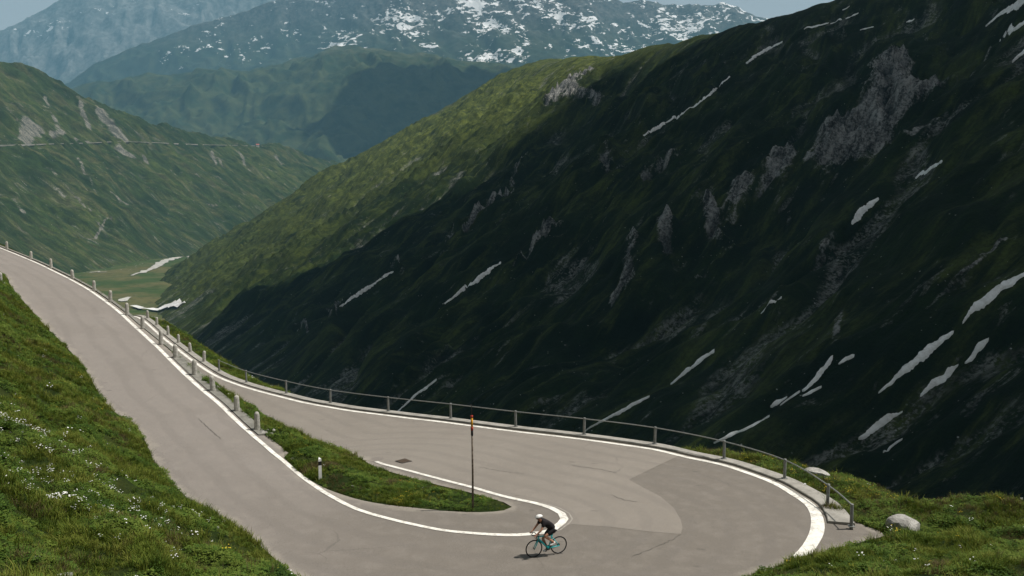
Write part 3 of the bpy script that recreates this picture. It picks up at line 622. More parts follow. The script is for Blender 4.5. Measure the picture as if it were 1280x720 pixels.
# outline of the asphalt
up_edge = offset(UP_S, np.interp(UP_S[:, 1], [60, 76], [0.75, 0.42]))                             # the strip on which the bollards stand
far_to_grass = [p for p in up_edge if p[1] > 47.0]
ISLE_UP = np.vstack([np.array(far_to_grass)[:-4:2], np.array(densify([tuple(far_to_grass[-1])] + list(ISLAND_UP), 0.5))])
ISLE = np.vstack([ISLE_UP[:, :2], ILOW_S[:, :2]])
start = int(np.argmin(np.hypot(OUTER_S[:, 0] - 13.0, OUTER_S[:, 1] - 41.5)))
OUT_EDGE = offset(OUTER_S[start:], -0.42)
tipc = np.array(densify(list(BANK_EDGE[-1:]) + list(PAVED_TIP)[::-1], 0.6))
RIM = np.vstack([BANK_S[:-1, :2], tipc[:, :2], OUT_EDGE[:, :2]])
PAVE_POLY = np.vstack([RIM, ILOW_S[::-1, :2], ISLE_UP[::-1, :2]])
nB, nT, nO = len(BANK_S) - 1, len(tipc), len(OUT_EDGE)
# how the ground leaves the asphalt, point by point along its rim: rise, shelf width, drop
rise = np.concatenate([np.full(nB, 0.63), np.interp(np.arange(nT) / nT, [0, 0.3, 0.55, 0.8, 0.93, 1], [0.60, 0.42, 0.36, 0.31, 0.16, 0.0]), np.zeros(nO)])
oy = OUT_EDGE[:, 1]; ox = OUT_EDGE[:, 0]
shelf = np.interp(ox, [-60, -26, -20, -15, 6, 8.5, 11, 13], [1.5, 1.5, 1.3, 0.6, 0.6, 1.6, 4.0, 5.8])
shelf = np.concatenate([np.full(nB, 300.0), np.interp(np.arange(nT) / nT, [0, 0.85, 0.95, 1], [300, 60, 9, 6.2]), shelf])
RIM_Z = h_road(RIM[:, 0], RIM[:, 1])
kk = np.ones(9) / 9.0
rise = np.convolve(np.pad(rise, 4, mode='edge'), kk, 'valid')
def ground(x, y, detail=True):
    """height of the ground, distance outside the asphalt, region (0 asphalt, 1 island, 2 outside)"""
    shp = np.shape(x)
    x = np.asarray(x, float).ravel(); y = np.asarray(y, float).ravel()
    onp = inside(x, y, PAVE_POLY)
    isl = inside(x, y, ISLE) & ~onp
    D, Q, I = seg_dist(x, y, RIM)
    # outside
    i0 = np.clip(I.astype(int), 0, len(RIM) - 2); ft = I - i0
    lerp = lambda a: a[i0] * (1 - ft) + a[i0 + 1] * ft
    ez = lerp(RIM_Z); ri = lerp(rise); sh = lerp(shelf)
    z = ez + ri * np.maximum(0, D - 0.1) * (1 - 0.12 * np.exp(-D / 1.5)) - 0.20 * np.minimum(D, sh) * (1 - sstep(0.0, 0.16, ri))
    over = np.maximum(0, D - sh)
    z = z - 0.82 * over * over / (over + 0.8) - 0.12 * (ri < 0.05) * (1 - sstep(0.9, 2.2, D))
    if detail:
        bumps = 0.32 * fbm(x / 5.0, y / 5.0, 3, 91) + 0.10 * fbm(x / 1.1, y / 1.1, 3, 95)
        terr = 0.22 * np.sin((z * 2.2 + 1.6 * fbm(x / 6., y / 6., 2, 97)) * 1.6)
        z = z + bumps * sstep(0, 2.5, D) + terr * sstep(1.0, 4, D) * (ri > 0.3)
        z = z + 5.0 * fbm(x / 40., y / 40., 3, 99) * sstep(12, 60, D)
    # island
    d = D.copy()
    if isl.any():
        xi, yi = x[isl], y[isl]
        di_u, qu, _ = seg_dist(xi, yi, ISLE_UP); di_l, ql, _ = seg_dist(xi, yi, ILOW_S)
        t = sstep(0.0, 0.92, di_u / (di_u + di_l + 1e-6))
        de = np.minimum(di_u, di_l)
        z[isl] = (h_up(qu[:, 0], qu[:, 1]) * (1 - t) + h_low(ql[:, 0], ql[:, 1]) * t + (0.34 - 0.26 * sstep(-9, -4, xi)) * sstep(0, 1.4, de)
                  + 0.10 * fbm(xi / 1.3, yi / 1.3, 3, 93) * sstep(0, 0.8, de))
        d[isl] = de
    if onp.any():
        xp, yp = x[onp], y[onp]
        dp = np.minimum(np.minimum(D[onp], seg_dist(xp, yp, ISLE_UP)[0]), seg_dist(xp, yp, ILOW_S)[0])
        z[onp] = h_road(xp, yp) - 0.05 - 0.30 * sstep(0.0, 0.9, dp)
        d[onp] = -dp
    reg = np.where(onp, 0, np.where(isl, 1, 2))
    return z.reshape(shp), d.reshape(shp), reg.reshape(shp)

# ------------------------------------------------------------------ ground and asphalt
def turf_material():
    m = NT('turf_soil'); p = m.pos()
    a = m.noise(p, 0.6, 4, 0.6); b = m.noise(p, 6.0, 4, 0.7)
    c = m.mix(m.fr(a, 0.4, 0.62), (0.016, 0.028, 0.006), (0.032, 0.042, 0.010))
    c = m.mix(m.fr(m.noise(p, 1.6, 4, 0.7), 0.64, 0.76), c, (0.060, 0.046, 0.026))
    c = m.mix(m.fr(b, 0.35, 0.7, 0, 0.5), c, (0.010, 0.014, 0.005))
    m.bump(b, 0.8, 0.08)
    return m.done(c, 0.95, Specular_IOR_Level=0.05)
M['turf'] = turf_material()
def asphalt(name, c_a, c_b, graded):
    m = NT(name); p = m.pos()
    x, y, z = m.sep(p)
    big = m.noise(p, 0.16, 4, 0.6, 0.5)
    mid = m.noise(p, 1.3, 5, 0.65)
    grit = m.noise(p, 42.0, 2, 0.6)
    if graded:
        gx = m.math('ADD', x, m.math('MULTIPLY', m.math('SUBTRACT', big, 0.5), 9.0))
        c = m.mix(m.fr(gx, -15.0, 0.0), c_b, c_a)
    else: c = c_b
    c = m.mix(m.fr(big, 0.38, 0.66, 0.0, 0.22), c, (0.15, 0.132, 0.112))
    c = m.mix(m.fr(mid, 0.40, 0.75, 0.0, 0.25), c, (0.30, 0.265, 0.23))
    # tyre-polished bands and a dusty margin follow the road
    ac = m.math('ADD', m.attr('across'), m.math('MULTIPLY', m.math('SUBTRACT', big, 0.5), 1.6))
    band = m.math('SINE', m.math('MULTIPLY', ac, 4.1))
    c = m.mix(m.math('MULTIPLY', m.fr(band, 0.1, 0.9, 0.0, 0.22), m.fr(mid, 0.3, 0.6)), c, (0.125, 0.112, 0.10))
    dust = m.math('ADD', m.attr('margin'), m.math('MULTIPLY', m.math('SUBTRACT', mid, 0.5), 1.6))
    c = m.mix(m.fr(dust, 0.0, 0.55, 0.55, 0.0), c, (0.33, 0.295, 0.245))
    c = m.mix(m.fr(grit, 0.30, 0.52, 0.45, 0.0), c, (0.05, 0.047, 0.043))
    c = m.mix(m.fr(grit, 0.60, 0.75, 0.0, 0.35), c, (0.36, 0.34, 0.31))
    # oil spots and small scuffs
    v = m.n('ShaderNodeTexVoronoi', i_Vector=m.mapping(p, (1, 1.6, 1)), i_Scale=0.45)
    sp = m.fr(m.math('ADD', v.outputs['Distance'], m.math('MULTIPLY', mid, 0.25)), 0.16, 0.22, 0.32, 0.0)
    c = m.mix(sp, c, (0.055, 0.050, 0.046))
    vc = m.n('ShaderNodeTexVoronoi', feature='DISTANCE_TO_EDGE', i_Vector=m.n('ShaderNodeVectorMath', operation='ADD', i_0=p, i_1=m.n('ShaderNodeTexNoise', i_Vector=p, i_Scale=0.5).outputs['Color']).outputs[0], i_Scale=0.16)
    cr = m.math('MULTIPLY', m.math('LESS_THAN', vc.outputs['Distance'], 0.0032), m.fr(m.noise(p, 0.11, 2), 0.53, 0.62))
    c = m.mix(m.math('MULTIPLY', cr, 0.25), c, (0.045, 0.042, 0.04))
    m.bump(grit, 0.35, 0.01)
    return m.done(c, 0.88, Specular_IOR_Level=0.25)
M['asphalt'] = asphalt('worn_asphalt', (0.165, 0.145, 0.122), (0.232, 0.206, 0.183), True)
M['asphalt_pale'] = asphalt('pale_asphalt', (0.2, 0.18, 0.16), (0.232, 0.205, 0.174), False)
def paint_material():
    m = NT('road_paint'); p = m.pos()
    w = m.noise(p, 7.0, 6, 0.78); b = m.noise(p, 2.0, 4, 0.6)
    c = m.mix(m.fr(b, 0.35, 0.7), (0.78, 0.75, 0.68), (0.66, 0.63, 0.565))
    c = m.mix(m.fr(m.math('ADD', m.math('MULTIPLY', w, 0.7), m.math('MULTIPLY', b, 0.3)), 0.50, 0.58, 0, 0.62), c, (0.34, 0.31, 0.27))
    return m.done(c, 0.75)
M['paint'] = paint_material()
M['concrete'] = speckled('weathered_concrete', (0.235, 0.222, 0.195), (0.36, 0.34, 0.30), 1.4, 0.9, 0.5, 0.02)
M['concrete_dark'] = speckled('mossy_concrete', (0.15, 0.145, 0.125), (0.24, 0.23, 0.20), 1.8, 0.9, 0.5, 0.02)

nx0, nx1, ny0, ny1 = -74.0, 44.0, 3.0, 136.0
xs = np.arange(nx0, nx1, 0.36); ys = np.concatenate([np.arange(ny0, 70, 0.36), np.arange(70, ny1, 0.5)])
Xg, Yg = np.meshgrid(xs, ys, indexing='ij')
Zg, Dg, Rg = ground(Xg, Yg)
me = grid_mesh('hairpin_ground', Xg, Yg, Zg)
link('hairpin_ground', me, M['turf'], kind='structure', label='grassy ground around the hairpin road')
xs = np.arange(-620, 560, 7.0); ys = np.arange(-160, 560, 7.0)
Xc, Yc = np.meshgrid(xs, ys, indexing='ij')
Zc, _, _ = ground(Xc, Yc)
Zc = np.maximum(Zc, valley_floor(Xc, Yc) - 3.0) - 0.4
cx = (Xc[:-1, :-1] + Xc[1:, 1:]) / 2; cy = (Yc[:-1, :-1] + Yc[1:, 1:]) / 2
keep = ~((cx > nx0 + 4) & (cx < nx1 - 4) & (cy > ny0 + 4) & (cy < ny1 - 4))
me = grid_mesh('lower_hillside', Xc, Yc, Zc, keep)
link('lower_hillside', me, M['turf'], kind='structure', label='steep grassy hillside falling from the road to the valley')

def sheet(name, poly, step, lift, mat, zf, **kw):
    poly = np.asarray(poly, float)[:, :2]
    x0, y0 = poly.min(0); x1, y1 = poly.max(0)
    gx, gy = np.meshgrid(np.arange(x0, x1, step), np.arange(y0, min(y1, 150), step))
    gx = gx.ravel() + 0.13 * np.sin(gy.ravel() * 3); gy = gy.ravel()
    ok = inside(gx, gy, poly)
    ok &= seg_dist(gx, gy, np.vstack([poly, poly[:1]]))[0] > step * 0.35
    pts = [Vector(p) for p in poly] + [Vector(p) for p in np.stack([gx[ok], gy[ok]], 1)]
    n = len(poly)
    r = delaunay_2d_cdt(pts, [(i, (i + 1) % n) for i in range(n)], [], 0, 1e-5)
    V = np.array([tuple(v) for v in r[0]]); Fc = np.array([f for f in r[2] if len(f) == 3])
    c = V[Fc].mean(1)
    Fc = Fc[inside(c[:, 0], c[:, 1], poly)]
    a = V[Fc]
    cr = (a[:, 1, 0] - a[:, 0, 0]) * (a[:, 2, 1] - a[:, 0, 1]) - (a[:, 1, 1] - a[:, 0, 1]) * (a[:, 2, 0] - a[:, 0, 0])
    Fc[cr < 0] = Fc[cr < 0][:, ::-1]
    z = zf(V[:, 0], V[:, 1]) + lift
    me = mesh_from(name, np.column_stack([V, z]), Fc)
    set_attr(me, 'across', seg_dist(V[:, 0], V[:, 1], INNER_S)[0])
    set_attr(me, 'margin', np.minimum(seg_dist(V[:, 0], V[:, 1], RIM)[0], seg_dist(V[:, 0], V[:, 1], ISLE)[0]))
    return link(name, me, mat, smooth=True, **kw)
sheet('road', PAVE_POLY, 0.7, 0.0, M['asphalt'], h_road, kind='structure', label='worn grey asphalt road folding round the hairpin bend')
# paler, older surfacing of the lower leg, with the wedge where the two surfaces meet
li = [p for p in INNER_S[tip_i - 3:] ]
far_out = [p for p in OUTER_S if p[1] > 50.3][:-20]
pale = [p[:2] for p in PALE_PATCH] + [p[:2] for p in li] + [p[:2] for p in ILOW_S[10:-20]] + [p[:2] for p in far_out[::-1]]
sheet('lower_road_surface', np.array(pale), 1.0, 0.006, M['asphalt_pale'], h_road, kind='structure', label='paler old asphalt of the lower road ending in a wedge')

def stripe(name, pts, widths, lift, mat, side=0.0, **kw):
    p = np.asarray(pts, float)[:, :2]
    t = np.gradient(p, axis=0); t /= np.hypot(t[:, 0], t[:, 1])[:, None]
    nrm = np.column_stack([-t[:, 1], t[:, 0]])
    w = np.broadcast_to(np.asarray(widths, float), (len(p),))[:, None]
    jig = (0.012 * fbm(np.arange(len(p)) * 0.37, np.zeros(len(p)), 3, 12))[:, None]
    L = p + nrm * (side + w / 2 + jig); R = p + nrm * (side - w / 2 + jig)
    v = np.empty((len(p) * 2, 3)); v[0::2, :2] = R; v[1::2, :2] = L
    v[:, 2] = h_road(v[:, 0], v[:, 1]) + lift
    f = [(2 * i, 2 * i + 2, 2 * i + 3, 2 * i + 1) for i in range(len(p) - 1)]
    me = mesh_from(name, v, f)
    o = link(name, me, mat, smooth=True, **kw)
    if len(me.polygons) and me.polygons[0].normal.z < 0: me.flip_normals()
    return o
wi = np.interp(np.arange(len(INNER_S)), [0, tip_i - 60, tip_i - 10, tip_i, tip_i + 8, len(INNER_S)], [0.26, 0.27, 0.22, 0.34, 0.24, 0.2])
stripe('inner_edge_line', INNER_S, wi, 0.018, M['paint'], kind='structure', label='white edge line round the inside of the hairpin')
wo = np.interp(OUTER_S[:, 1], [32, 36, 39, 42, 46, 52, 70, 140], [0.42, 0.5, 0.56, 0.46, 0.34, 0.3, 0.28, 0.28])
wo[OUTER_S[:, 0] < 2] = np.minimum(wo[OUTER_S[:, 0] < 2], 0.28)
stripe('outer_edge_line', OUTER_S, wo, 0.018, M['paint'], kind='structure', label='white edge line round the outside of the hairpin')
# faint ghost of an older line at the tip
gh = INNER_S[tip_i - 4:tip_i + 5] + np.array([0.32, 0.05, 0])
M['ghost'] = speckled('worn_off_paint', (0.26, 0.24, 0.21), (0.36, 0.33, 0.29), 6.0)
stripe('worn_line_trace', gh, 0.06, 0.012, M['ghost'], kind='structure')

def swept(name, pts, inner, outer, height, mat, zf, depth=0.6, **kw):
    p = np.asarray(pts, float)[:, :2]
    t = np.gradient(p, axis=0); t /= np.hypot(t[:, 0], t[:, 1])[:, None]
    nr = np.column_stack([t[:, 1], -t[:, 0]])              # right of travel = outside
    a = p + nr * inner; b = p + nr * outer
    z = zf(p[:, 0], p[:, 1])
    v = []; f = []
    ch = 0.025
    for i in range(len(p)):
        for (q, h) in ((a[i], -0.3), (a[i], height - ch), (a[i] + nr[i] * ch, height), (b[i] - nr[i] * ch, height), (b[i], height - ch), (b[i], -depth)):
            v.append((q[0], q[1], z[i] + h))
    for i in range(len(p) - 1):
        for k in range(5):
            f.append((i * 6 + k, i * 6 + k + 1, i * 6 + 7 + k, i * 6 + 6 + k))
    e = (len(p) - 1) * 6
    f += [tuple(range(5, -1, -1)), tuple(range(e, e + 6))]
    me = mesh_from(name, v, f)
    bm = bmesh.new(); bm.from_mesh(me); bmesh.ops.recalc_face_normals(bm, faces=bm.faces); bm.to_mesh(me); bm.free()
    return link(name, me, mat, **kw)
end_i = int(np.argmin(np.hypot(OUTER_S[:, 0] - 13.2, OUTER_S[:, 1] - 39.6)))
kp = OUTER_S[end_i:]
swept('kerb', kp, 0.40, np.where(kp[:, :1] > 5, np.interp(kp[:, 1:2], [39, 41.5, 46, 50], [1.55, 1.32, 1.08, 0.98]), 0.98), 0.10, M['concrete'], h_low, kind='structure', label='pale concrete kerb along the outside of the bend under the railing')
ledge = [p for p in UP_S if 49.5 < p[1] < 66]
swept('concrete_ledge', np.array(ledge), -0.30, -0.80, 0.025, M['concrete_dark'], h_up, kind='structure', label='low grey concrete ledge carrying the stone bollards')

wall = [p for p in UP_S if 57.5 < p[1] < 150]
swept('retaining_wall', np.array(wall)[::2], np.interp(np.array(wall)[::2, 1:2], [60, 76], [-0.79, -0.44]), np.interp(np.array(wall)[::2, 1:2], [60, 76], [-1.02, -0.64]), 0.03, M['concrete_dark'], h_up, depth=7.5, kind='structure', label='grey retaining wall holding the upper road above the lower one')
# ------------------------------------------------------------------ roadside things
def zg(x, y): return float(ground(np.array([x]), np.array([y]))[0][0])
def zr(x, y): return float(h_road(np.array([x]), np.array([y]))[0])
def lathe(name, prof, seg=12, wob=0.0, seed=0, caps=True):
    rr = random.Random(seed); v = []; f = []
    for (r, z) in prof:
        for k in range(seg):
            a = 2 * math.pi * k / seg
            q = r * (1 + rr.uniform(-wob, wob))
            v.append((q * math.cos(a), q * math.sin(a), z + rr.uniform(-wob, wob) * 0.05))
    for i in range(len(prof) - 1):
        for k in range(seg):
            f.append((i * seg + k, i * seg + (k + 1) % seg, (i + 1) * seg + (k + 1) % seg, (i + 1) * seg + k))
    f.append(tuple(range(seg - 1, -1, -1))); e = (len(prof) - 1) * seg; f.append(tuple(range(e, e + seg)))
    return mesh_from(name, v, f)
def tube(name, pts, radii, seg=8, closed=False):
    """a pipe along points"""
    P_ = [Vector(p) for p in pts]; n = len(P_)
    if not hasattr(radii, '__len__'): radii = [radii] * n
    v = []; f = []; prev = None
    for i in range(n):
        if closed: t = P_[(i + 1) % n] - P_[i - 1]
        else: t = P_[min(i + 1, n - 1)] - P_[max(i - 1, 0)]
        t.normalize()
        if prev is None:
            u = t.orthogonal().normalized()
        else:
            u = (prev - t * prev.dot(t)); u = u.normalized() if u.length > 1e-6 else t.orthogonal().normalized()
        prev = u; w = t.cross(u)
        for k in range(seg):
            a = 2 * math.pi * k / seg
            v.append(P_[i] + (u * math.cos(a) + w * math.sin(a)) * radii[i])
    m = n if closed else n - 1
    for i in range(m):
        for k in range(seg):
            a = i * seg; b = ((i + 1) % n) * seg
            f.append((a + k, a + (k + 1) % seg, b + (k + 1) % seg, b + k))
    if not closed:
        f.append(tuple(range(seg - 1, -1, -1))); e = (n - 1) * seg; f.append(tuple(range(e, e + seg)))
    me = mesh_from(name, v, f)
    bm = bmesh.new(); bm.from_mesh(me); bmesh.ops.recalc_face_normals(bm, faces=bm.faces); bm.to_mesh(me); bm.free()
    me.polygons.foreach_set('use_smooth', [len(p.vertices) == 4 for p in me.polygons])
    return me
def boxmesh(name, size, bevel=0.0, center=(0, 0, 0)):
    bm = bmesh.new(); bmesh.ops.create_cube(bm, size=1)
    for vv in bm.verts: vv.co = Vector((vv.co.x * size[0] + center[0], vv.co.y * size[1] + center[1], vv.co.z * size[2] + center[2]))
    if bevel: bmesh.ops.bevel(bm, geom=list(bm.edges), offset=bevel, segments=2, affect='EDGES', profile=0.6)
    me = bpy.data.meshes.new(name); bm.to_mesh(me); bm.free(); return me

M['stone'] = speckled('granite', (0.26, 0.248, 0.215), (0.52, 0.495, 0.44), 7.0, 0.9, 0.7, 0.03)
M['boulder'] = speckled('pale_boulder_rock', (0.22, 0.21, 0.19), (0.42, 0.405, 0.37), 2.2, 0.9, 0.8, 0.06)
M['steel'] = speckled('galvanised_steel', (0.16, 0.165, 0.155), (0.25, 0.255, 0.24), 5.0, 0.6, 0.2, 0.005, 0.4, 0.35)
M['rail'] = speckled('grey_rail_pipe', (0.22, 0.225, 0.21), (0.32, 0.325, 0.305), 6.0, 0.5, 0.0, 0, 0.4, 0.4)
M['wood_pole'] = speckled('weathered_pole', (0.055, 0.035, 0.025), (0.21, 0.18, 0.14), 16.0, 0.85, 0.4, 0.01)
M['orange'] = speckled('orange_band', (0.68, 0.32, 0.02), (0.76, 0.40, 0.04), 9.0, 0.6)
M['red'] = speckled('dark_red_band', (0.30, 0.035, 0.02), (0.40, 0.05, 0.03), 9.0, 0.6)
M['blackpaint'] = speckled('matt_black', (0.012, 0.012, 0.013), (0.024, 0.023, 0.022), 12.0, 0.6)
M['white_plastic'] = speckled('white_plastic', (0.66, 0.65, 0.62), (0.78, 0.77, 0.74), 6.0, 0.5)
M['iron'] = speckled('cast_iron', (0.03, 0.028, 0.026), (0.07, 0.06, 0.05), 14.0, 0.7, 0.4, 0.01)

# stone bollards: three weathered variants, each copied along the edge
variants = []
for k in range(3):
    rr = random.Random(k + 20)
    me = lathe('stone_bollard', [(0.155, -0.35), (0.158, 0.05), (0.15, 0.3), (0.146, 0.55), (0.14, 0.74), (0.118, 0.83), (0.07, 0.885), (0.03, 0.90)], 11, 0.045, k + 3)
    me.materials.append(M['stone']); variants.append(me)
def bollard(x, y, z, k, label, group):
    rr = random.Random(k * 7 + 1)
    o = bpy.data.objects.new('stone_bollard', variants[k % 3]); COL.objects.link(o)
    o.location = (x, y, z)
    o.rotation_euler = (rr.uniform(-0.05, 0.05), rr.uniform(-0.05, 0.05), rr.uniform(0, 6))
    s = rr.uniform(0.94, 1.06); o.scale = (s, s, rr.uniform(0.95, 1.1))
    tag(o, label, 'bollard', group)
for k, (x, y, z) in enumerate(UPPER_BOLLARDS):
    D, Q, I = seg_dist([x], [y], UP_S)
    i = min(int(I[0]), len(UP_S) - 2); t = UP_S[i + 1, :2] - UP_S[i, :2]; t /= np.hypot(*t)
    q = Q[0] + np.array([-t[1], t[0]]) * np.interp(y, [60, 76], [0.52, 0.36])
    bollard(q[0], q[1], float(h_up([q[0]], [q[1]])[0]) + 0.05, k, 'weathered stone bollard on the outer edge of the upper road', 'stone bollards along the upper road')
for k, (x, y, z) in enumerate(LOWER_BOLLARDS):
    D, Q, I = seg_dist([x], [y], OUTER_S)
    i = min(int(I[0]), len(OUTER_S) - 2); t = OUTER_S[i + 1, :2] - OUTER_S[i, :2]; t /= np.hypot(*t)
    q = Q[0] + np.array([t[1], -t[0]]) * 0.72
    bollard(q[0], q[1], float(h_low([q[0]], [q[1]])[0]) + 0.09, k + 40, 'stone bollard on the kerb of the lower road before the railing begins', 'stone bollards along the lower road')
x, y, z = BANK_BOLLARD_AT
bollard(x, y, zg(x, y) + 0.0, 77, 'lone stone bollard at the foot of the grassy bank beside the upper road', None)

# pipe railing: thirteen posts and one bent rail
x, y, z = RAIL_POSTS[7]
rail = empty('railing', (0, 0, 0), 0, 'grey steel pipe railing on posts round the outside of the bend', 'railing')
post_me = lathe('post', [(0.075, -0.25), (0.075, 0.0), (0.072, 0.93), (0.066, 0.955), (0.04, 0.965)], 10)
post_me.materials.append(M['steel']); post_me.polygons.foreach_set('use_smooth', [len(p.vertices) == 4 for p in post_me.polygons])
plate_me = boxmesh('base_plate', (0.24, 0.24, 0.03), 0.006, (0, 0, 0.016)); plate_me.materials.append(M['steel'])
tops = []
for k, (x, y, z) in enumerate(RAIL_POSTS):
    D, Q, I = seg_dist([x], [y], OUTER_S)
    i = min(int(I[0]), len(OUTER_S) - 2); t = OUTER_S[i + 1, :2] - OUTER_S[i, :2]; t /= np.hypot(*t)
    q = Q[0] + np.array([t[1], -t[0]]) * 0.72
    if k >= 11: q = np.array([x, y])
    zz = float(h_low([Q[0][0]], [Q[0][1]])[0]) + 0.10
    o = bpy.data.objects.new('post', post_me); COL.objects.link(o); o.parent = rail; o.location = (q[0], q[1], zz)
    o.rotation_euler = (random.uniform(-0.02, 0.02), random.uniform(-0.02, 0.02), 0)
    b = bpy.data.objects.new('base_plate', plate_me); COL.objects.link(b); b.parent = o
    tops.append((q[0], q[1], zz + 0.90))
rp = densify(tops, 0.8)
rp = [(p[0], p[1], p[2]) for p in rp]
link('rail', tube('rail', rp, 0.030, 8), M['rail'], rail)

# snow pole on the island
x, y, _ = SNOW_POLE_AT
zz = zg(x, y)
pole = empty('snow_pole', (x, y, zz), 0, 'tall thin snow pole with an orange and red band on the grass island', 'pole')
link('shaft', tube('shaft', [(0, 0, -0.3), (0.01, 0, 1.5), (-0.01, 0.0, 3.2)], [0.048, 0.042, 0.036], 8), M['wood_pole'], pole)
link('shaft_top', tube('shaft_top', [(-0.01, 0, 3.2), (-0.012, 0, 3.42)], 0.05, 8), M['blackpaint'], pole)
link('red_band', tube('red_band', [(-0.012, 0, 3.42), (-0.014, 0, 3.56)], 0.055, 8), M['red'], pole)
link('orange_band', tube('orange_band', [(-0.014, 0, 3.56), (-0.02, 0, 3.95)], 0.046, 8), M['orange'], pole)
link('red_band', tube('red_band', [(-0.02, 0, 3.95), (-0.022, 0, 4.05)], 0.053, 8), M['red'], pole)
link('tip_rod', tube('tip_rod', [(-0.022, 0, 4.05), (-0.03, 0, 4.42), (-0.06, 0, 4.52)], 0.016, 6), M['iron'], pole)

# white marker post
x, y, _ = MARKER_AT
zz = zg(x, y)
mk = empty('marker_post', (x, y, zz), 0.5, 'short white road marker post with a black band at the grass edge', 'post')
def marker_prism(z0, z1, s0, s1, slant=0.0):
    b = [(-0.06 * s0, -0.045 * s0), (0.06 * s0, -0.045 * s0), (0.0, 0.07 * s0)]
    v = [(p[0], p[1], z0) for p in b] + [(p[0] * s1 / s0, p[1] * s1 / s0, z1 - slant * (p[1] < 0)) for p in b]
    me = mesh_from('m', v, [(0, 2, 1), (3, 4, 5), (0, 1, 4, 3), (1, 2, 5, 4), (2, 0, 3, 5)])
    return me
link('body', marker_prism(-0.25, 0.62, 1.25, 1.2), M['white_plastic'], mk)
link('black_band', marker_prism(0.622, 0.80, 1.22, 1.2), M['blackpaint'], mk)
link('cap', marker_prism(0.802, 0.97, 1.2, 1.17, 0.06), M['white_plastic'], mk)

# drain grate by the inner line of the lower road
x, y, _ = DRAIN_AT
t = math.atan2(ISLAND_LOW[3][1] - ISLAND_LOW[2][1], ISLAND_LOW[3][0] - ISLAND_LOW[2][0])
dr = empty('drain_grate', (x + 0.15, y + 0.35, zr(x, y) + 0.006), t, 'rusty iron drain grate beside the inner white line', 'drain')
link('frame', boxmesh('frame', (0.62, 0.62, 0.02), 0.004), M['iron'], dr)
slat = boxmesh('bar', (0.50, 0.045, 0.012), 0.003); slat.materials.append(speckled('rusty_bar', (0.09, 0.06, 0.04), (0.15, 0.11, 0.08), 12.0))
for k in range(6):
    o = bpy.data.objects.new('bar', slat); COL.objects.link(o); o.parent = dr; o.location = (0, -0.225 + 0.09 * k, 0.018)

# boulders
def rock_mesh(name, size, seed, sub=3, flat=0.0):
    bm = bmesh.new(); bmesh.ops.create_icosphere(bm, subdivisions=sub, radius=1)
    rr = random.Random(seed)
    cuts = [(Vector((rr.uniform(-1, 1), rr.uniform(-1, 1), rr.uniform(-0.6, 1))).normalized(), rr.uniform(0.55, 0.85)) for _ in range(12)]
    if flat: cuts.append((Vector((0.12, -0.1, 1)).normalized(), flat))
    for vv in bm.verts:
        for nrm, dd in cuts:
            e = vv.co.dot(nrm) - dd
            if e > 0: vv.co -= nrm * e * 0.93
        c = np.array(vv.co) * 2.3
        vv.co *= 1 + 0.05 * float(fbm(c[0] + seed, c[1] + c[2], 3, seed))
        vv.co = Vector((vv.co.x * size[0], vv.co.y * size[1], vv.co.z * size[2]))
    me = bpy.data.meshes.new(name); bm.to_mesh(me); bm.free(); return me
def boulder(x, y, size, seed, label, sink, flat=0.0, rz=0.0, mat='boulder', group=None):
    o = link('boulder', rock_mesh('boulder', size, seed, 3, flat), M[mat], None, label, 'boulder', group)
    o.location = (x, y, zg(x, y) + size[2] * (0.75 - sink)); o.rotation_euler = (0, 0, rz)
    return o
x, y, _ = BOULDER_AT
boulder(x + 0.15, y + 0.3, (0.82, 0.6, 0.50), 5, 'pale boulder lying on the grass between the railing end and the mound', 0.15, 0.62)
x, y, _ = SLAB_AT
boulder(x, y + 0.5, (0.85, 0.4, 0.42), 9, 'pale flat rock slab on the grass edge behind the railing', 0.35, 0.5, -0.4)
rr = random.Random(12)
bx, by = UPPER_BOLLARDS[-1][:2]
for k in range(6):
    px_, py_ = bx + 0.5 + rr.uniform(-0.3, 0.7), by - 0.15 + rr.uniform(-0.55, 0.45)
    o = link('broken_stone', rock_mesh('broken_stone', (rr.uniform(0.1, 0.2), rr.uniform(0.1, 0.18), rr.uniform(0.08, 0.14)), 30 + k, 2), M['boulder'], None,
             'small broken pale stone at the foot of the last bollard of the upper road', 'stone', 'broken stones by the bollard')
    o.location = (px_, py_, max(zg(px_, py_), zr(px_, py_)) + 0.07)
# tar cracks and repair seams on the asphalt
M['tar'] = speckled('tar_seam', (0.065, 0.060, 0.053), (0.12, 0.108, 0.094), 5.0, 0.7)
for k, pts in enumerate(CRACKS):
    q = np.array(densify(pts, 0.12))
    rr = random.Random(k)
    q = q + np.array([[rr.uniform(-0.05, 0.05), rr.uniform(-0.05, 0.05), 0] for _ in q])
    if len(q) > 3:
        w = [0.034 * rr.uniform(0.25, 1.2) * (0.75 if k in (1,) else 1) for _ in q]
        stripe('tar_crack', q, w, 0.014, M['tar'], kind='structure')
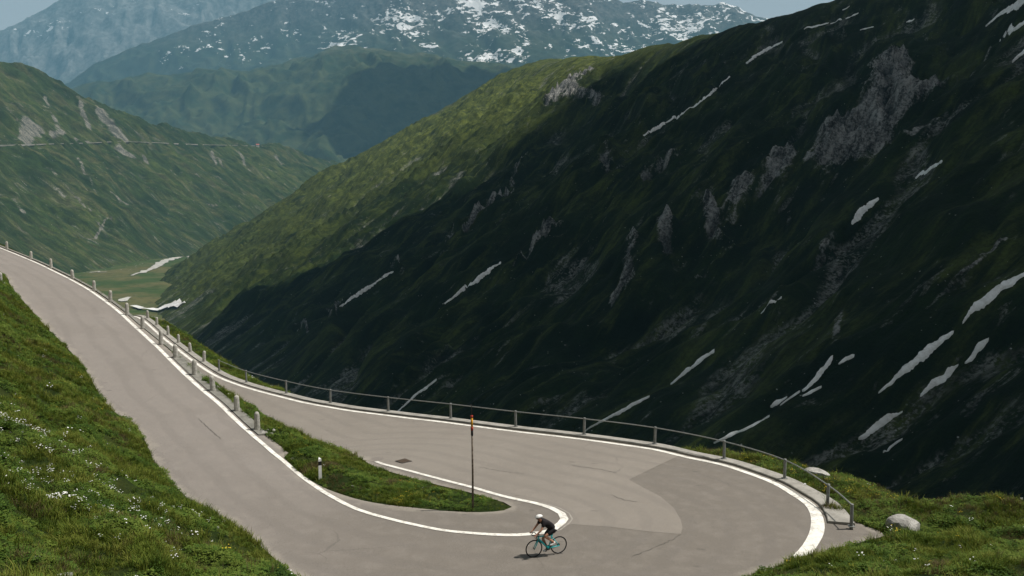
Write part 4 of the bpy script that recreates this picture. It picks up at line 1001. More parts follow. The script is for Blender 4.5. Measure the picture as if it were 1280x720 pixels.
# hut on the far road
x, y, z = HUT_AT
M['hut_wall'] = speckled('hut_wall', (0.55, 0.50, 0.46), (0.68, 0.63, 0.58), 0.3)
M['hut_roof'] = speckled('hut_roof', (0.36, 0.09, 0.07), (0.48, 0.15, 0.11), 0.4)
M['hut_glass'] = speckled('hut_window', (0.02, 0.025, 0.03), (0.04, 0.045, 0.05), 0.5, 0.2)
hz = float(left_xy(np.array([x]), np.array([y]))[0])
hut = empty('mountain_hut', (x, y, hz), 0.5, 'tiny white house with a red roof beside the far hillside road', 'house')
link('wall', boxmesh('wall', (17, 12, 16), 0, (0, 0, 4)), M['hut_wall'], hut)
link('roof', mesh_from('roof', [(-10, -7.5, 11.5), (10, -7.5, 11.5), (10, 7.5, 11.5), (-10, 7.5, 11.5), (-10, 0, 17), (10, 0, 17)],
                       [(0, 1, 5, 4), (2, 3, 4, 5), (0, 4, 3), (1, 2, 5), (0, 3, 2, 1)]), M['hut_roof'], hut)
wm = boxmesh('window', (1.6, 0.3, 2.0)); wm.materials.append(M['hut_glass'])
for k in range(8):
    o = bpy.data.objects.new('window', wm); COL.objects.link(o); o.parent = hut; o.location = (-6 + 4 * (k % 4), -6.05, 4 + 4.5 * (k // 4))

# ------------------------------------------------------------------ snow lying on the slope and in the valley
SNOW_LABELS = {0: 'long thin curved snow streak high on the dark slope', 1: 'single tapering snow patch just under the dark ridge',
               2: 'thin snow strip lying along the top of the dark ridge', 11: 'isolated short snow patch beside the grey scree ravine',
               12: 'isolated snow patch with a pointed foot on the rib below the ravine', 13: 'widest long snow tongue, its foot almost touching the streak below',
               14: 'long broad snow streak directly below the widest snow tongue', 17: 'leaf shaped snow patch lowest on the slope above the grassy mound',
               24: 'snow streak running down to the railing where the bend tightens', 25: 'blade shaped snow patch above the thin streak that meets the railing',
               27: 'thin long snow streak crossing behind a railing post', 28: 'short kinked snow streak behind the railing near the snow pole',
               29: 'straight thin snow line alone in the middle of the dark slope', 30: 'faint narrow snow line beside the sunlit spur'}
for j in (3, 4, 5, 6, 7): SNOW_LABELS[j] = 'tiny scrap of snow near the top of the dark ridge'
for j in (8, 9, 10): SNOW_LABELS[j] = 'broad snow patch at the head of the rocky ravine'
for j in (15, 16): SNOW_LABELS[j] = 'snow patch of the pair parallel to the long broad streak'
for j in (19, 20, 21, 22, 23): SNOW_LABELS[j] = 'broken piece of the snow chain in the stony gully above the bend'
rr = random.Random(8)
def rough_right(x, y):
    s, d = to_sd(x, y)
    return right_slope(s, d)
for k, st in SNOW_STREAKS.items():
    wmax = max(p[2] for p in st)
    q = densify(st, max(0.9, wmax * 0.12))
    p = np.array(q)
    n = len(p); m_ = 9
    t = np.gradient(p[:, :2], axis=0); t /= (np.hypot(t[:, 0], t[:, 1]) + 1e-9)[:, None]
    nr = np.column_stack([-t[:, 1], t[:, 0]])
    ii = np.arange(n)
    wL = p[:, 2] * np.clip(0.95 + 0.62 * fbm(ii * 0.11 + k * 9, ii * 0 + 0.3, 4, 5, 0.7), 0.08, 2); wR = p[:, 2] * np.clip(0.95 + 0.62 * fbm(ii * 0.11 + k * 9, ii * 0 + 7.7, 4, 6, 0.7), 0.08, 2)
    wL[0] = wR[0] = wL[-1] = wR[-1] = 0.05
    # slope-foreshortening: widths were measured across the view, lie about 1.25 times wider on the slope
    e = np.linspace(-1, 1, m_)
    w = np.where(e[None, :] < 0, wL[:, None], wR[:, None]) * 0.40
    Sg = p[:, 0:1] + nr[:, 0:1] * w * e[None, :]
    Dg2 = p[:, 1:2] + nr[:, 1:2] * w * e[None, :]
    Xs, Ys = from_sd(Sg, Dg2)
    rk = capsules(Sg, Dg2, ROCK_RIGHT)
    rk = rk * np.clip(0.62 + 0.55 * ridged(fall(Sg, Dg2) / 70.0, Dg2 / 130.0, 3, 71), 0, 1.25)
    Zs = right_slope(Sg, Dg2) + rk * (11.0 * ridged(fall(Sg, Dg2) / 20.0, Dg2 / 40.0, 4, 77, 0.6) - 6.5) * np.clip(Sg / 500.0, 0.25, 1.4)
    thick = np.clip(wmax * 0.12, 0.5, 2.4)
    Zs = Zs + thick * (1 - np.abs(e[None, :]) ** 3) + 0.35
    Zs[:, 0] -= 1.5; Zs[:, -1] -= 1.5
    me = grid_mesh('snow_patch', Xs, Ys, Zs)
    link('snow_patch', me, M['snow'], None, SNOW_LABELS.get(k, 'old grey snow patch lying in a gully of the dark mountainside'), 'snow patch', 'snow patches on the dark mountainside')
for k, pts in enumerate(FLOOR_SNOW):
    q = densify(pts, 12)
    ws = [22 * (0.35 + math.sin(math.pi * (i + 0.6) / (len(q) + 0.4))) * rr.uniform(0.8, 1.2) if k == 0 else 18 for i in range(len(q))]
    o = ribbon('snow_patch', q, ws, 5.0, M['snow'], zf=lambda x, y: max(float(valley_floor(np.array([x]), np.array([y]))[0]), float(right_xy(np.array([x]), np.array([y]))[0])))
    tag(o, ['bright snow remnant bridging the stream on the valley floor', 'small snow remnant beside the larger one on the valley floor'][k], 'snow patch')
# ------------------------------------------------------------------ bicycle and rider
M['teal'] = speckled('turquoise_paint', (0.02, 0.48, 0.50), (0.03, 0.56, 0.58), 3.0, 0.35, 0, 0, 0.5)
M['tyre'] = speckled('tyre_rubber', (0.012, 0.012, 0.012), (0.022, 0.021, 0.02), 9.0, 0.8)
M['rim'] = speckled('black_rim', (0.02, 0.02, 0.022), (0.04, 0.04, 0.042), 9.0, 0.35, 0, 0, 0.5)
M['spoke'] = speckled('spoke_steel', (0.28, 0.28, 0.28), (0.4, 0.4, 0.4), 9.0, 0.4, 0, 0, 0.5, 0.6)
M['bartape'] = speckled('black_bar_tape', (0.014, 0.014, 0.014), (0.03, 0.028, 0.027), 20.0, 0.7)
M['skin'] = speckled('tanned_skin', (0.42, 0.20, 0.125), (0.50, 0.255, 0.165), 6.0, 0.55, 0, 0, 0.35)
M['jersey'] = speckled('black_jersey', (0.012, 0.010, 0.011), (0.024, 0.020, 0.021), 10.0, 0.85)
M['shorts'] = speckled('black_shorts', (0.010, 0.010, 0.011), (0.018, 0.018, 0.019), 10.0, 0.75)
M['helmet'] = speckled('white_helmet', (0.74, 0.73, 0.70), (0.82, 0.81, 0.78), 5.0, 0.4, 0, 0, 0.45)
M['shoe'] = speckled('white_shoe', (0.72, 0.71, 0.69), (0.80, 0.79, 0.77), 8.0, 0.45)
M['lens'] = speckled('dark_lens', (0.01, 0.01, 0.012), (0.02, 0.02, 0.025), 8.0, 0.15, 0, 0, 0.5)

r0 = np.array(BIKE_REAR[:2]); f0 = np.array(BIKE_FRONT[:2])
mid = (r0 + f0) / 2
head = math.atan2(f0[1] - r0[1], f0[0] - r0[0])
bike = empty('bicycle', (mid[0], mid[1], zr(mid[0], mid[1]) + 0.002), head, 'turquoise road bicycle with black wheels and drop handlebars being ridden', 'bicycle')
R_W = 0.335
FA, RA, BB = Vector((0.50, 0, R_W)), Vector((-0.49, 0, R_W)), Vector((-0.085, 0, 0.27))
HT, HB = Vector((0.305, 0, 0.80)), Vector((0.345, 0, 0.665))
ST = Vector((-0.235, 0, 0.79))
def part(name, me, mat, parent=None): return link(name, me, M[mat], parent or bike)
fr = part('frame', tube('frame', [BB, ST], [0.030, 0.024], 8), 'teal')
for nm, a, b, ra, rb in (('top_tube', Vector((-0.215, 0, 0.745)), Vector((0.315, 0, 0.775)), 0.024, 0.027), ('down_tube', BB, Vector((0.338, 0, 0.69)), 0.038, 0.040), ('head_tube', HB, HT, 0.034, 0.032)):
    part(nm, tube(nm, [a, b], [ra, rb], 8), 'teal', fr)
for s in (-1, 1):
    part('chain_stay', tube('chain_stay', [BB + Vector((0, 0.025 * s, 0)), RA + Vector((0, 0.06 * s, 0))], [0.019, 0.014], 6), 'teal', fr)
    part('seat_stay', tube('seat_stay', [Vector((-0.20, 0.015 * s, 0.70)), RA + Vector((0, 0.06 * s, 0))], [0.014, 0.011], 6), 'teal', fr)
fork = part('fork', tube('fork', [HB + Vector((-0.004, 0, 0.01)), Vector((0.362, 0, 0.625))], 0.024, 8), 'teal')
for s in (-1, 1):
    part('fork_blade', tube('fork_blade', [Vector((0.36, 0.02 * s, 0.63)), Vector((0.385, 0.045 * s, 0.56)), Vector((0.44, 0.05 * s, 0.44)), FA + Vector((0, 0.05 * s, 0))], [0.023, 0.021, 0.017, 0.012], 6), 'teal', fork)
def ring(r, rad, seg=40, tseg=8):
    return tube('ring', [(r * math.cos(2 * math.pi * k / seg), 0, r * math.sin(2 * math.pi * k / seg)) for k in range(seg)], rad, tseg, closed=True)
for c in (FA, RA):
    w = link('wheel', ring(R_W - 0.034, 0.014), M['rim'], bike); w.location = c
    part('tyre', ring(R_W - 0.013, 0.0135), 'tyre', w)
    part('hub', tube('hub', [(0, -0.05, 0), (0, -0.02, 0), (0, 0.02, 0), (0, 0.05, 0)], [0.022, 0.016, 0.016, 0.022], 8), 'rim', w)
    bm = bmesh.new()
    for k in range(20):
        a = 2 * math.pi * k / 20
        me = tube('s', [(0.018 * math.cos(a + 0.9), 0.03 * (1 if k % 2 else -1), 0.018 * math.sin(a + 0.9)), ((R_W - 0.04) * math.cos(a), 0, (R_W - 0.04) * math.sin(a))], 0.0014, 3)
        bm.from_mesh(me)
    me = bpy.data.meshes.new('spokes'); bm.to_mesh(me); bm.free()
    so = part('spokes', me, 'spoke', w); so['kind'] = 'stuff'
part('seat_post', tube('seat_post', [ST, Vector((-0.262, 0, 0.905))], 0.0145, 8), 'rim')
sad = bmesh.new()
sv_ = []
prof = [(-0.14, 0.068, 0.0), (-0.10, 0.075, 0.012), (-0.03, 0.05, 0.004), (0.04, 0.026, 0.0), (0.11, 0.02, 0.0), (0.14, 0.012, -0.012)]
for (x, hw, dz) in prof:
    sv_.append([sad.verts.new((x, yy * hw, 0.935 + dz + zz)) for yy, zz in ((-1, -0.035), (-0.85, -0.004), (0, 0.006), (0.85, -0.004), (1, -0.035), (0, -0.02))])
for i in range(len(sv_) - 1):
    for k in range(6): sad.faces.new((sv_[i][k], sv_[i][(k + 1) % 6], sv_[i + 1][(k + 1) % 6], sv_[i + 1][k]))
sad.faces.new(sv_[0][::-1]); sad.faces.new(sv_[-1])
bmesh.ops.recalc_face_normals(sad, faces=sad.faces)
me = bpy.data.meshes.new('saddle'); sad.to_mesh(me); sad.free()
so = part('saddle', me, 'bartape'); so.location.x = -0.26
me.polygons.foreach_set('use_smooth', [True] * len(me.polygons))
part('stem', tube('stem', [HT + Vector((-0.008, 0, 0.02)), HT + Vector((-0.012, 0, 0.05)), Vector((0.40, 0, 0.865))], [0.018, 0.018, 0.016], 8), 'rim')
bar = part('handlebar', tube('handlebar', [(0.40, -0.2, 0.865), (0.40, 0, 0.865), (0.40, 0.2, 0.865)], 0.015, 8), 'bartape')
for s in (-1, 1):
    part('drop', tube('drop', [(0.40, 0.19 * s, 0.865), (0.44, 0.205 * s, 0.866), (0.485, 0.207 * s, 0.845), (0.50, 0.208 * s, 0.80), (0.478, 0.21 * s, 0.752), (0.42, 0.212 * s, 0.735), (0.37, 0.213 * s, 0.735)], 0.0155, 8), 'bartape', bar)
    part('brake_hood', tube('brake_hood', [(0.47, 0.206 * s, 0.862), (0.52, 0.205 * s, 0.882), (0.555, 0.203 * s, 0.905)], [0.018, 0.019, 0.014], 8), 'bartape', bar)
    part('brake_lever', tube('brake_lever', [(0.545, 0.204 * s, 0.87), (0.545, 0.204 * s, 0.82), (0.525, 0.205 * s, 0.77)], [0.008, 0.007, 0.005], 6), 'rim', bar)
ANG = math.radians(118)          # near (left) crank, measured from forward
crank_dir = Vector((math.cos(ANG), 0, math.sin(ANG)))
ch = part('chainring', tube('chainring', [(0, -0.004, 0), (0, 0.004, 0)], 0.098, 24), 'rim'); ch.location = BB + Vector((0, -0.045, 0))
for s, dvec in ((1, crank_dir), (-1, -crank_dir)):
    off = Vector((0, 0.07 * s, 0))
    part('crank_arm', tube('crank_arm', [BB + off, BB + off + dvec * 0.172], [0.014, 0.010], 6), 'rim')
    pd = BB + off + dvec * 0.172 + Vector((0, 0.045 * s, 0))
    part('pedal', boxmesh('pedal', (0.08, 0.065, 0.018), 0.004, pd), 'rim')
part('chain', tube('chain', [BB + Vector((0.0, -0.045, 0.098)), RA + Vector((0, -0.045, 0.045)), RA + Vector((-0.045, -0.045, 0)), RA + Vector((0.02, -0.045, -0.08)), BB + Vector((0, -0.045, -0.098)), BB + Vector((0.098, -0.045, 0))], 0.005, 5, closed=True), 'rim')
part('cassette', tube('cassette', [RA + Vector((0, -0.05, 0)), RA + Vector((0, -0.025, 0))], [0.035, 0.055], 14), 'rim')
part('bottle', tube('bottle', [(-0.02, 0, 0.335), (0.075, 0, 0.45), (0.10, 0, 0.482)], [0.036, 0.036, 0.018], 8), 'tyre')

# rider, one continuous skin body; clothing and kit are children
rider = empty('person', (mid[0], mid[1], zr(mid[0], mid[1]) + 0.002), head, 'cyclist in black kit, white helmet and white shoes crouched over the handlebars', 'person')
L_PED = BB + Vector((0, 0.115, 0)) + crank_dir * 0.172
R_PED = BB + Vector((0, -0.115, 0)) - crank_dir * 0.172
def skin_mesh(name, chains, root, mat, parent, sub=2):
    """chains: lists of (key, co, radius); shared keys weld"""
    bm = bmesh.new(); lay = bm.verts.layers.skin.verify(); vs = {}
    for chn in chains:
        pv = None
        for key, co, rad in chn:
            if key not in vs:
                vv = bm.verts.new(co); rr_ = rad if hasattr(rad, '__len__') else (rad, rad)
                vv[lay].radius = rr_; vv[lay].use_root = (key == root); vs[key] = vv
            vv = vs[key]
            if pv is not None and pv is not vv and bm.edges.get((pv, vv)) is None: bm.edges.new((pv, vv))
            pv = vv
    me = bpy.data.meshes.new(name); bm.to_mesh(me); bm.free()
    o = link(name, me, M[mat], parent)
    sk = o.modifiers.new('skin', 'SKIN'); sk.use_smooth_shade = True
    su = o.modifiers.new('sub', 'SUBSURF'); su.levels = sub; su.render_levels = sub
    return o
pelvis = (-0.245, 0, 1.00); waist = (-0.12, 0, 1.14); chest = (0.06, 0, 1.27); neck0 = (0.20, 0, 1.35); neck1 = (0.27, 0, 1.40); headc = (0.325, 0, 1.475); crown = (0.315, 0, 1.545)
SHO = lambda s: (0.165, 0.165 * s, 1.325)
ELB = lambda s: (0.30, 0.235 * s, 1.105)
WRI = lambda s: (0.475, 0.205 * s, 0.935)
HAN = lambda s: (0.525, 0.203 * s, 0.918)
HIP = lambda s: (-0.225, 0.095 * s, 0.965)
KNE = {1: (0.125, 0.125, 0.80), -1: (0.105, -0.12, 0.62)}
ANK = {1: L_PED + Vector((-0.085, 0, 0.095)), -1: R_PED + Vector((-0.095, 0, 0.10))}
TOE = {1: L_PED + Vector((0.06, 0, 0.02)), -1: R_PED + Vector((0.06, 0, 0.02))}
HEE = {1: L_PED + Vector((-0.115, 0, 0.045)), -1: R_PED + Vector((-0.12, 0, 0.06))}
def lerp3(a, b, t): return tuple(a[i] + (b[i] - a[i]) * t for i in range(3))
ch_ = [[('pel', pelvis, (0.115, 0.105)), ('wai', waist, (0.105, 0.095)), ('che', chest, (0.12, 0.105)), ('nk0', neck0, (0.075, 0.075)), ('nk1', neck1, 0.052), ('hd0', headc, (0.078, 0.088)), ('hd1', crown, 0.07)]]
for s in (1, -1):
    ch_.append([('che', chest, 0.13), ('sh%d' % s, SHO(s), 0.062), ('ua%d' % s, lerp3(SHO(s), ELB(s), 0.5), 0.05), ('el%d' % s, ELB(s), 0.040), ('fa%d' % s, lerp3(ELB(s), WRI(s), 0.35), 0.041), ('wr%d' % s, WRI(s), 0.027), ('ha%d' % s, HAN(s), (0.034, 0.026))])
    ch_.append([('pel', pelvis, 0.12), ('hi%d' % s, HIP(s), 0.092), ('th%d' % s, lerp3(HIP(s), KNE[s], 0.5), 0.078), ('kn%d' % s, KNE[s], 0.056), ('ca%d' % s, lerp3(KNE[s], ANK[s], 0.33), 0.057), ('sn%d' % s, lerp3(KNE[s], ANK[s], 0.7), 0.04), ('an%d' % s, tuple(ANK[s]), 0.033), ('to%d' % s, tuple(TOE[s]), 0.03)])
body = skin_mesh('body', ch_, 'pel', 'skin', rider)
# fingers closed round the brake hoods
for s in (1, -1):
    for k in range(4):
        x0 = 0.508 + 0.018 * k; z0 = 0.915 - 0.004 * k; ln = (0.9, 1.0, 0.97, 0.8)[3 - k]
        o = skin_mesh('finger', [[('a', (x0, 0.203 * s + 0.012 * s, z0), 0.0095), ('b', (x0 + 0.012, 0.203 * s + 0.036 * s, z0 - 0.012), 0.009), ('c', (x0 + 0.016, 0.203 * s + 0.034 * s, z0 - 0.012 - 0.024 * ln), 0.0085), ('d', (x0 + 0.012, 0.203 * s + 0.014 * s, z0 - 0.014 - 0.036 * ln), 0.008)]], 'a', 'skin', body, 1)
    skin_mesh('thumb', [[('a', (0.50, 0.203 * s - 0.012 * s, 0.918), 0.0105), ('b', (0.525, 0.203 * s - 0.034 * s, 0.908), 0.010), ('c', (0.55, 0.203 * s - 0.030 * s, 0.89), 0.009)]], 'a', 'skin', body, 1)
# face: nose, ears, glasses
skin_mesh('nose', [[('a', (0.392, 0, 1.475), 0.012), ('b', (0.412, 0, 1.455), 0.014), ('c', (0.398, 0, 1.442), 0.011)]], 'a', 'skin', body, 1)
for s in (1, -1):
    skin_mesh('ear', [[('a', (0.325, 0.082 * s, 1.485), 0.012), ('b', (0.318, 0.09 * s, 1.465), 0.014), ('c', (0.325, 0.084 * s, 1.445), 0.010)]], 'a', 'skin', body, 1)
link('mouth', tube('mouth', [(0.385, -0.022, 1.42), (0.394, 0, 1.419), (0.385, 0.022, 1.42)], 0.006, 6), speckled('lips', (0.32, 0.11, 0.09), (0.38, 0.14, 0.11), 9.0), body)
gl = link('glasses', tube('glasses', [(0.335, -0.092, 1.49), (0.375, -0.075, 1.487), (0.407, -0.035, 1.484), (0.412, 0, 1.484), (0.407, 0.035, 1.484), (0.375, 0.075, 1.487), (0.335, 0.092, 1.49)], [0.007, 0.012, 0.019, 0.014, 0.019, 0.012, 0.007], 8), M['lens'], rider)
# jersey with short sleeves
jc = [[('pel', lerp3(pelvis, waist, -0.15), (0.165, 0.15)), ('wa0', lerp3(pelvis, waist, 0.5), (0.17, 0.15)), ('wai', waist, (0.165, 0.145)), ('che', chest, (0.20, 0.17)), ('nk0', neck0, (0.12, 0.12)), ('nk1', lerp3(neck0, neck1, 0.45), 0.08)]]
for s in (1, -1):
    jc.append([('che', chest, 0.15), ('sh%d' % s, SHO(s), 0.10), ('ua%d' % s, lerp3(SHO(s), ELB(s), 0.35), 0.074), ('cu%d' % s, lerp3(SHO(s), ELB(s), 0.66), 0.066)])
skin_mesh('jersey', jc, 'che', 'jersey', rider)
sc_ = [[('wai', lerp3(pelvis, waist, 0.55), (0.15, 0.135)), ('pel', pelvis, (0.168, 0.155))]]
for s in (1, -1):
    sc_.append([('pel', pelvis, 0.14), ('hi%d' % s, HIP(s), 0.122), ('th%d' % s, lerp3(HIP(s), KNE[s], 0.45), 0.102), ('hem%d' % s, lerp3(HIP(s), KNE[s], 0.72), 0.088)])
skin_mesh('shorts', sc_, 'pel', 'shorts', rider)
for s in (1, -1):
    skin_mesh('shoe', [[('h', tuple(HEE[s]), 0.050), ('m', lerp3(tuple(HEE[s]), tuple(TOE[s]), 0.55), (0.052, 0.046)), ('t', lerp3(tuple(HEE[s]), tuple(TOE[s]), 1.2), (0.042, 0.032))], [('h', tuple(HEE[s]), 0.04), ('a', lerp3(tuple(HEE[s]), tuple(ANK[s]), 0.75), 0.044)]], 'h', 'shoe', rider)
# helmet: half shell with vents
bm = bmesh.new(); bmesh.ops.create_uvsphere(bm, u_segments=24, v_segments=14, radius=1)
bmesh.ops.delete(bm, geom=[vv for vv in bm.verts if vv.co.z < -0.22], context='VERTS')
for vv in bm.verts:
    x_, y_, z_ = vv.co
    tail = 1.0 + 0.22 * max(0, -x_)
    vent = 0.94 if (abs(math.sin(math.atan2(y_, 0.35 + abs(x_)) * 6)) < 0.35 and z_ > 0.25) else 1.0
    vv.co = Vector((x_ * 0.132 * tail, y_ * 0.098, z_ * 0.098)) * vent
    if x_ > 0.5 and z_ < 0.1: vv.co.z += 0.02
me = bpy.data.meshes.new('helmet'); bm.to_mesh(me); bm.free()
o = link('helmet', me, M['helmet'], rider, smooth=True); o.location = (0.315, 0, 1.512); o.rotation_euler = (0, -0.12 + 0.3, 0)
so = o.modifiers.new('thick', 'SOLIDIFY'); so.thickness = 0.018
for s in (1, -1):
    link('strap', tube('strap', [(0.30, 0.085 * s, 1.505), (0.335, 0.07 * s, 1.43), (0.35, 0.03 * s, 1.395)], 0.006, 5), M['blackpaint'], rider)

# ------------------------------------------------------------------ grass, herbs and flowers
def leaf_material(name, stops, trans=0.25):
    m = NT(name)
    oi = m.n('ShaderNodeObjectInfo')
    pos = oi.outputs['Location']
    n1 = m.noise(pos, 0.35, 3, 0.6); n2 = m.noise(pos, 1.7, 2)
    f = m.math('ADD', m.math('MULTIPLY', oi.outputs['Random'], 0.30), m.math('ADD', m.math('MULTIPLY', n1, 0.8), m.math('MULTIPLY', n2, 0.35)))
    c = m.ramp(m.fr(f, 0.40, 1.02), stops)
    m.done(c, 0.75, Specular_IOR_Level=0.12)
    tr = m.n('ShaderNodeBsdfTranslucent'); m.put(tr.inputs['Color'], c)
    mx = m.n('ShaderNodeMixShader'); mx.inputs[0].default_value = trans
    m.t.links.new(m.b.outputs[0], mx.inputs[1]); m.t.links.new(tr.outputs[0], mx.inputs[2])
    m.t.links.new(mx.outputs[0], m.t.nodes['Material Output'].inputs['Surface'])
    return m.mat
M['grass'] = leaf_material('grass_blades', [(0.0, (0.036, 0.066, 0.008)), (0.40, (0.096, 0.140, 0.016)), (0.70, (0.155, 0.182, 0.028)), (1.0, (0.20, 0.205, 0.042))])
M['herb'] = leaf_material('herb_leaves', [(0.0, (0.024, 0.054, 0.008)), (0.5, (0.075, 0.130, 0.018)), (1.0, (0.145, 0.19, 0.032))])
M['dry'] = leaf_material('dry_grass', [(0.0, (0.085, 0.070, 0.026)), (1.0, (0.17, 0.135, 0.06))])
M['petal_w'] = speckled('white_petals', (0.66, 0.66, 0.62), (0.78, 0.78, 0.74), 3.0)
M['petal_y'] = speckled('yellow_petals', (0.50, 0.36, 0.02), (0.62, 0.46, 0.04), 3.0)
proto_col = bpy.data.collections.new('plant_parts')
def proto(name, v, f, mat):
    me = mesh_from(name, v, f); me.materials.append(mat)
    o = bpy.data.objects.new(name, me); proto_col.objects.link(o); return o
def tuft(name, n, h, spread, width, seed, mat):
    rr = random.Random(seed); v = []; f = []
    for _ in range(n):
        a = rr.uniform(0, 6.283); r = spread * math.sqrt(rr.random()); x, y = r * math.cos(a), r * math.sin(a)
        b = a + rr.uniform(-0.9, 0.9); hh = h * rr.uniform(0.55, 1.1); ln = hh * rr.uniform(0.25, 0.75)
        w = width * rr.uniform(0.7, 1.2); px_, py_ = -math.sin(b) * w, math.cos(b) * w
        i = len(v)
        v += [(x - px_, y - py_, -0.03), (x + px_, y + py_, -0.03),
              (x + math.cos(b) * ln * 0.35 + px_ * 0.8, y + math.sin(b) * ln * 0.35 + py_ * 0.8, hh * 0.6), (x + math.cos(b) * ln * 0.35 - px_ * 0.8, y + math.sin(b) * ln * 0.35 - py_ * 0.8, hh * 0.6),
              (x + math.cos(b) * ln, y + math.sin(b) * ln, hh * rr.uniform(0.8, 1.0))]
        f += [(i, i + 1, i + 2, i + 3), (i + 3, i + 2, i + 4)]
    return proto(name, v, f, mat)
def herb(name, n, h, spread, leaf, seed, mat):
    rr = random.Random(seed); v = []; f = []
    for _ in range(n):
        a = rr.uniform(0, 6.283); r = spread * math.sqrt(rr.random())
        c = Vector((r * math.cos(a), r * math.sin(a), h * rr.uniform(0.15, 1.0) * (1 - 0.5 * r / spread)))
        d = Vector((math.cos(a + rr.uniform(-1, 1)), math.sin(a + rr.uniform(-1, 1)), rr.uniform(-0.3, 0.5))).normalized()
        sd_ = d.cross(Vector((0, 0, 1))).normalized() * leaf * rr.uniform(0.3, 0.5); up = Vector((0, 0, leaf * 0.15))
        L = leaf * rr.uniform(0.8, 1.4); i = len(v)
        v += [c, c + d * L * 0.5 + sd_ - up, c + d * L, c + d * L * 0.5 - sd_ - up]
        f += [(i, i + 1, i + 2), (i, i + 2, i + 3)]
    return proto(name, v, f, mat)
def flower(name, n, h, spread, size, seed, mat):
    rr = random.Random(seed); v = []; f = []
    for _ in range(n):
        a = rr.uniform(0, 6.283); r = spread * math.sqrt(rr.random()); c = Vector((r * math.cos(a), r * math.sin(a), h * rr.uniform(0.7, 1.1)))
        i = len(v); v.append(c + Vector((0, 0, size * 0.3)))
        for k in range(6):
            q = 6.283 * k / 6
            v.append(c + Vector((math.cos(q) * size, math.sin(q) * size, rr.uniform(-0.2, 0.2) * size)))
        f += [(i, i + 1 + k, i + 1 + (k + 1) % 6) for k in range(6)]
    return proto(name, v, f, mat)
P_GRASS = [tuft('tuft_a', 20, 0.26, 0.13, 0.010, 1, M['grass']), tuft('tuft_b', 24, 0.20, 0.16, 0.011, 2, M['grass']), tuft('tuft_c', 16, 0.36, 0.10, 0.009, 3, M['grass'])]
P_HERB = [herb('herb_a', 26, 0.20, 0.17, 0.085, 4, M['herb']), herb('herb_b', 34, 0.28, 0.20, 0.075, 5, M['herb'])]
P_DRY = [tuft('dry_a', 16, 0.24, 0.14, 0.008, 6, M['dry'])]
P_TALL = [tuft('tall_a', 5, 0.62, 0.10, 0.007, 31, M['dry']), tuft('tall_b', 6, 0.55, 0.14, 0.009, 32, M['grass'])]
P_WHITE = [flower('white_a', 6, 0.30, 0.16, 0.019, 7, M['petal_w']), flower('white_b', 3, 0.34, 0.12, 0.024, 8, M['petal_w'])]
P_YELLOW = [flower('yellow_a', 6, 0.26, 0.15, 0.018, 9, M['petal_y'])]

def scatter(name, pts, protos, smin_, smax_, seed, label):
    """one object of instanced plants at the given points"""
    rg = np.random.default_rng(seed); n = len(pts)
    me = bpy.data.meshes.new(name); me.vertices.add(n); me.vertices.foreach_set('co', np.asarray(pts, np.float32).ravel())
    a = me.attributes.new('rot', 'FLOAT_VECTOR', 'POINT')
    rot = np.column_stack([rg.uniform(-0.3, 0.3, n), rg.uniform(-0.3, 0.3, n), rg.uniform(0, 6.283, n)])
    a.data.foreach_set('vector', rot.astype(np.float32).ravel())
    a = me.attributes.new('size', 'FLOAT', 'POINT'); pa = np.asarray(pts); a.data.foreach_set('value', (rg.uniform(smin_, smax_, n) * np.clip(0.95 + 0.75 * fbm(pa[:, 0] / 1.6, pa[:, 1] / 1.6, 3, 210), 0.45, 1.9) * np.where((pa[:, 0] > -9) & (pa[:, 0] < 1.5) & (pa[:, 1] > 39) & (pa[:, 1] < 50), 0.62, 1.0)).astype(np.float32))
    a = me.attributes.new('pick', 'INT', 'POINT'); a.data.foreach_set('value', rg.integers(0, len(protos), n).astype(np.int32))
    o = link(name, me, kind='stuff', label=label)
    g = bpy.data.node_groups.new(name + '_scatter', 'GeometryNodeTree')
    g.interface.new_socket('Geometry', in_out='INPUT', socket_type='NodeSocketGeometry'); g.interface.new_socket('Geometry', in_out='OUTPUT', socket_type='NodeSocketGeometry')
    gi = g.nodes.new('NodeGroupInput'); go = g.nodes.new('NodeGroupOutput')
    iop = g.nodes.new('GeometryNodeInstanceOnPoints'); g.links.new(gi.outputs[0], iop.inputs['Points'])
    join = g.nodes.new('GeometryNodeGeometryToInstance')
    for p in reversed(protos):
        oi = g.nodes.new('GeometryNodeObjectInfo'); oi.inputs['Object'].default_value = p; oi.inputs['As Instance'].default_value = True
        g.links.new(oi.outputs['Geometry'], join.inputs[0])
    g.links.new(join.outputs[0], iop.inputs['Instance'])
    iop.inputs['Pick Instance'].default_value = True
    for nm, typ, sock in (('pick', 'INT', 'Instance Index'), ('rot', 'FLOAT_VECTOR', 'Rotation'), ('size', 'FLOAT', 'Scale')):
        na = g.nodes.new('GeometryNodeInputNamedAttribute'); na.data_type = typ; na.inputs['Name'].default_value = nm
        out = [s for s in na.outputs if s.enabled and s.name == 'Attribute'][0]
        g.links.new(out, iop.inputs[sock])
    g.links.new(iop.outputs[0], go.inputs[0])
    md = o.modifiers.new('scatter', 'NODES'); md.node_group = g
    return o
rg = np.random.default_rng(5)
def candidates(n, box):
    x = rg.uniform(box[0], box[1], n); y = rg.uniform(box[2], box[3], n)
    c_ = np.abs(x / y) < 0.60; x, y = x[c_], y[c_]
    z, d, r = ground(x, y)
    # keep what lies within the camera's reach (a generous cone), to spare memory
    u = x / np.maximum(y, 1)
    dep = (CAM_Z - z) / np.maximum(y, 1)
    ok = (r > 0) & (d > 0.05) & (np.abs(u) < 0.62) & (dep < 0.56) & (y > 8)
    return x[ok], y[ok], z[ok], d[ok], r[ok]
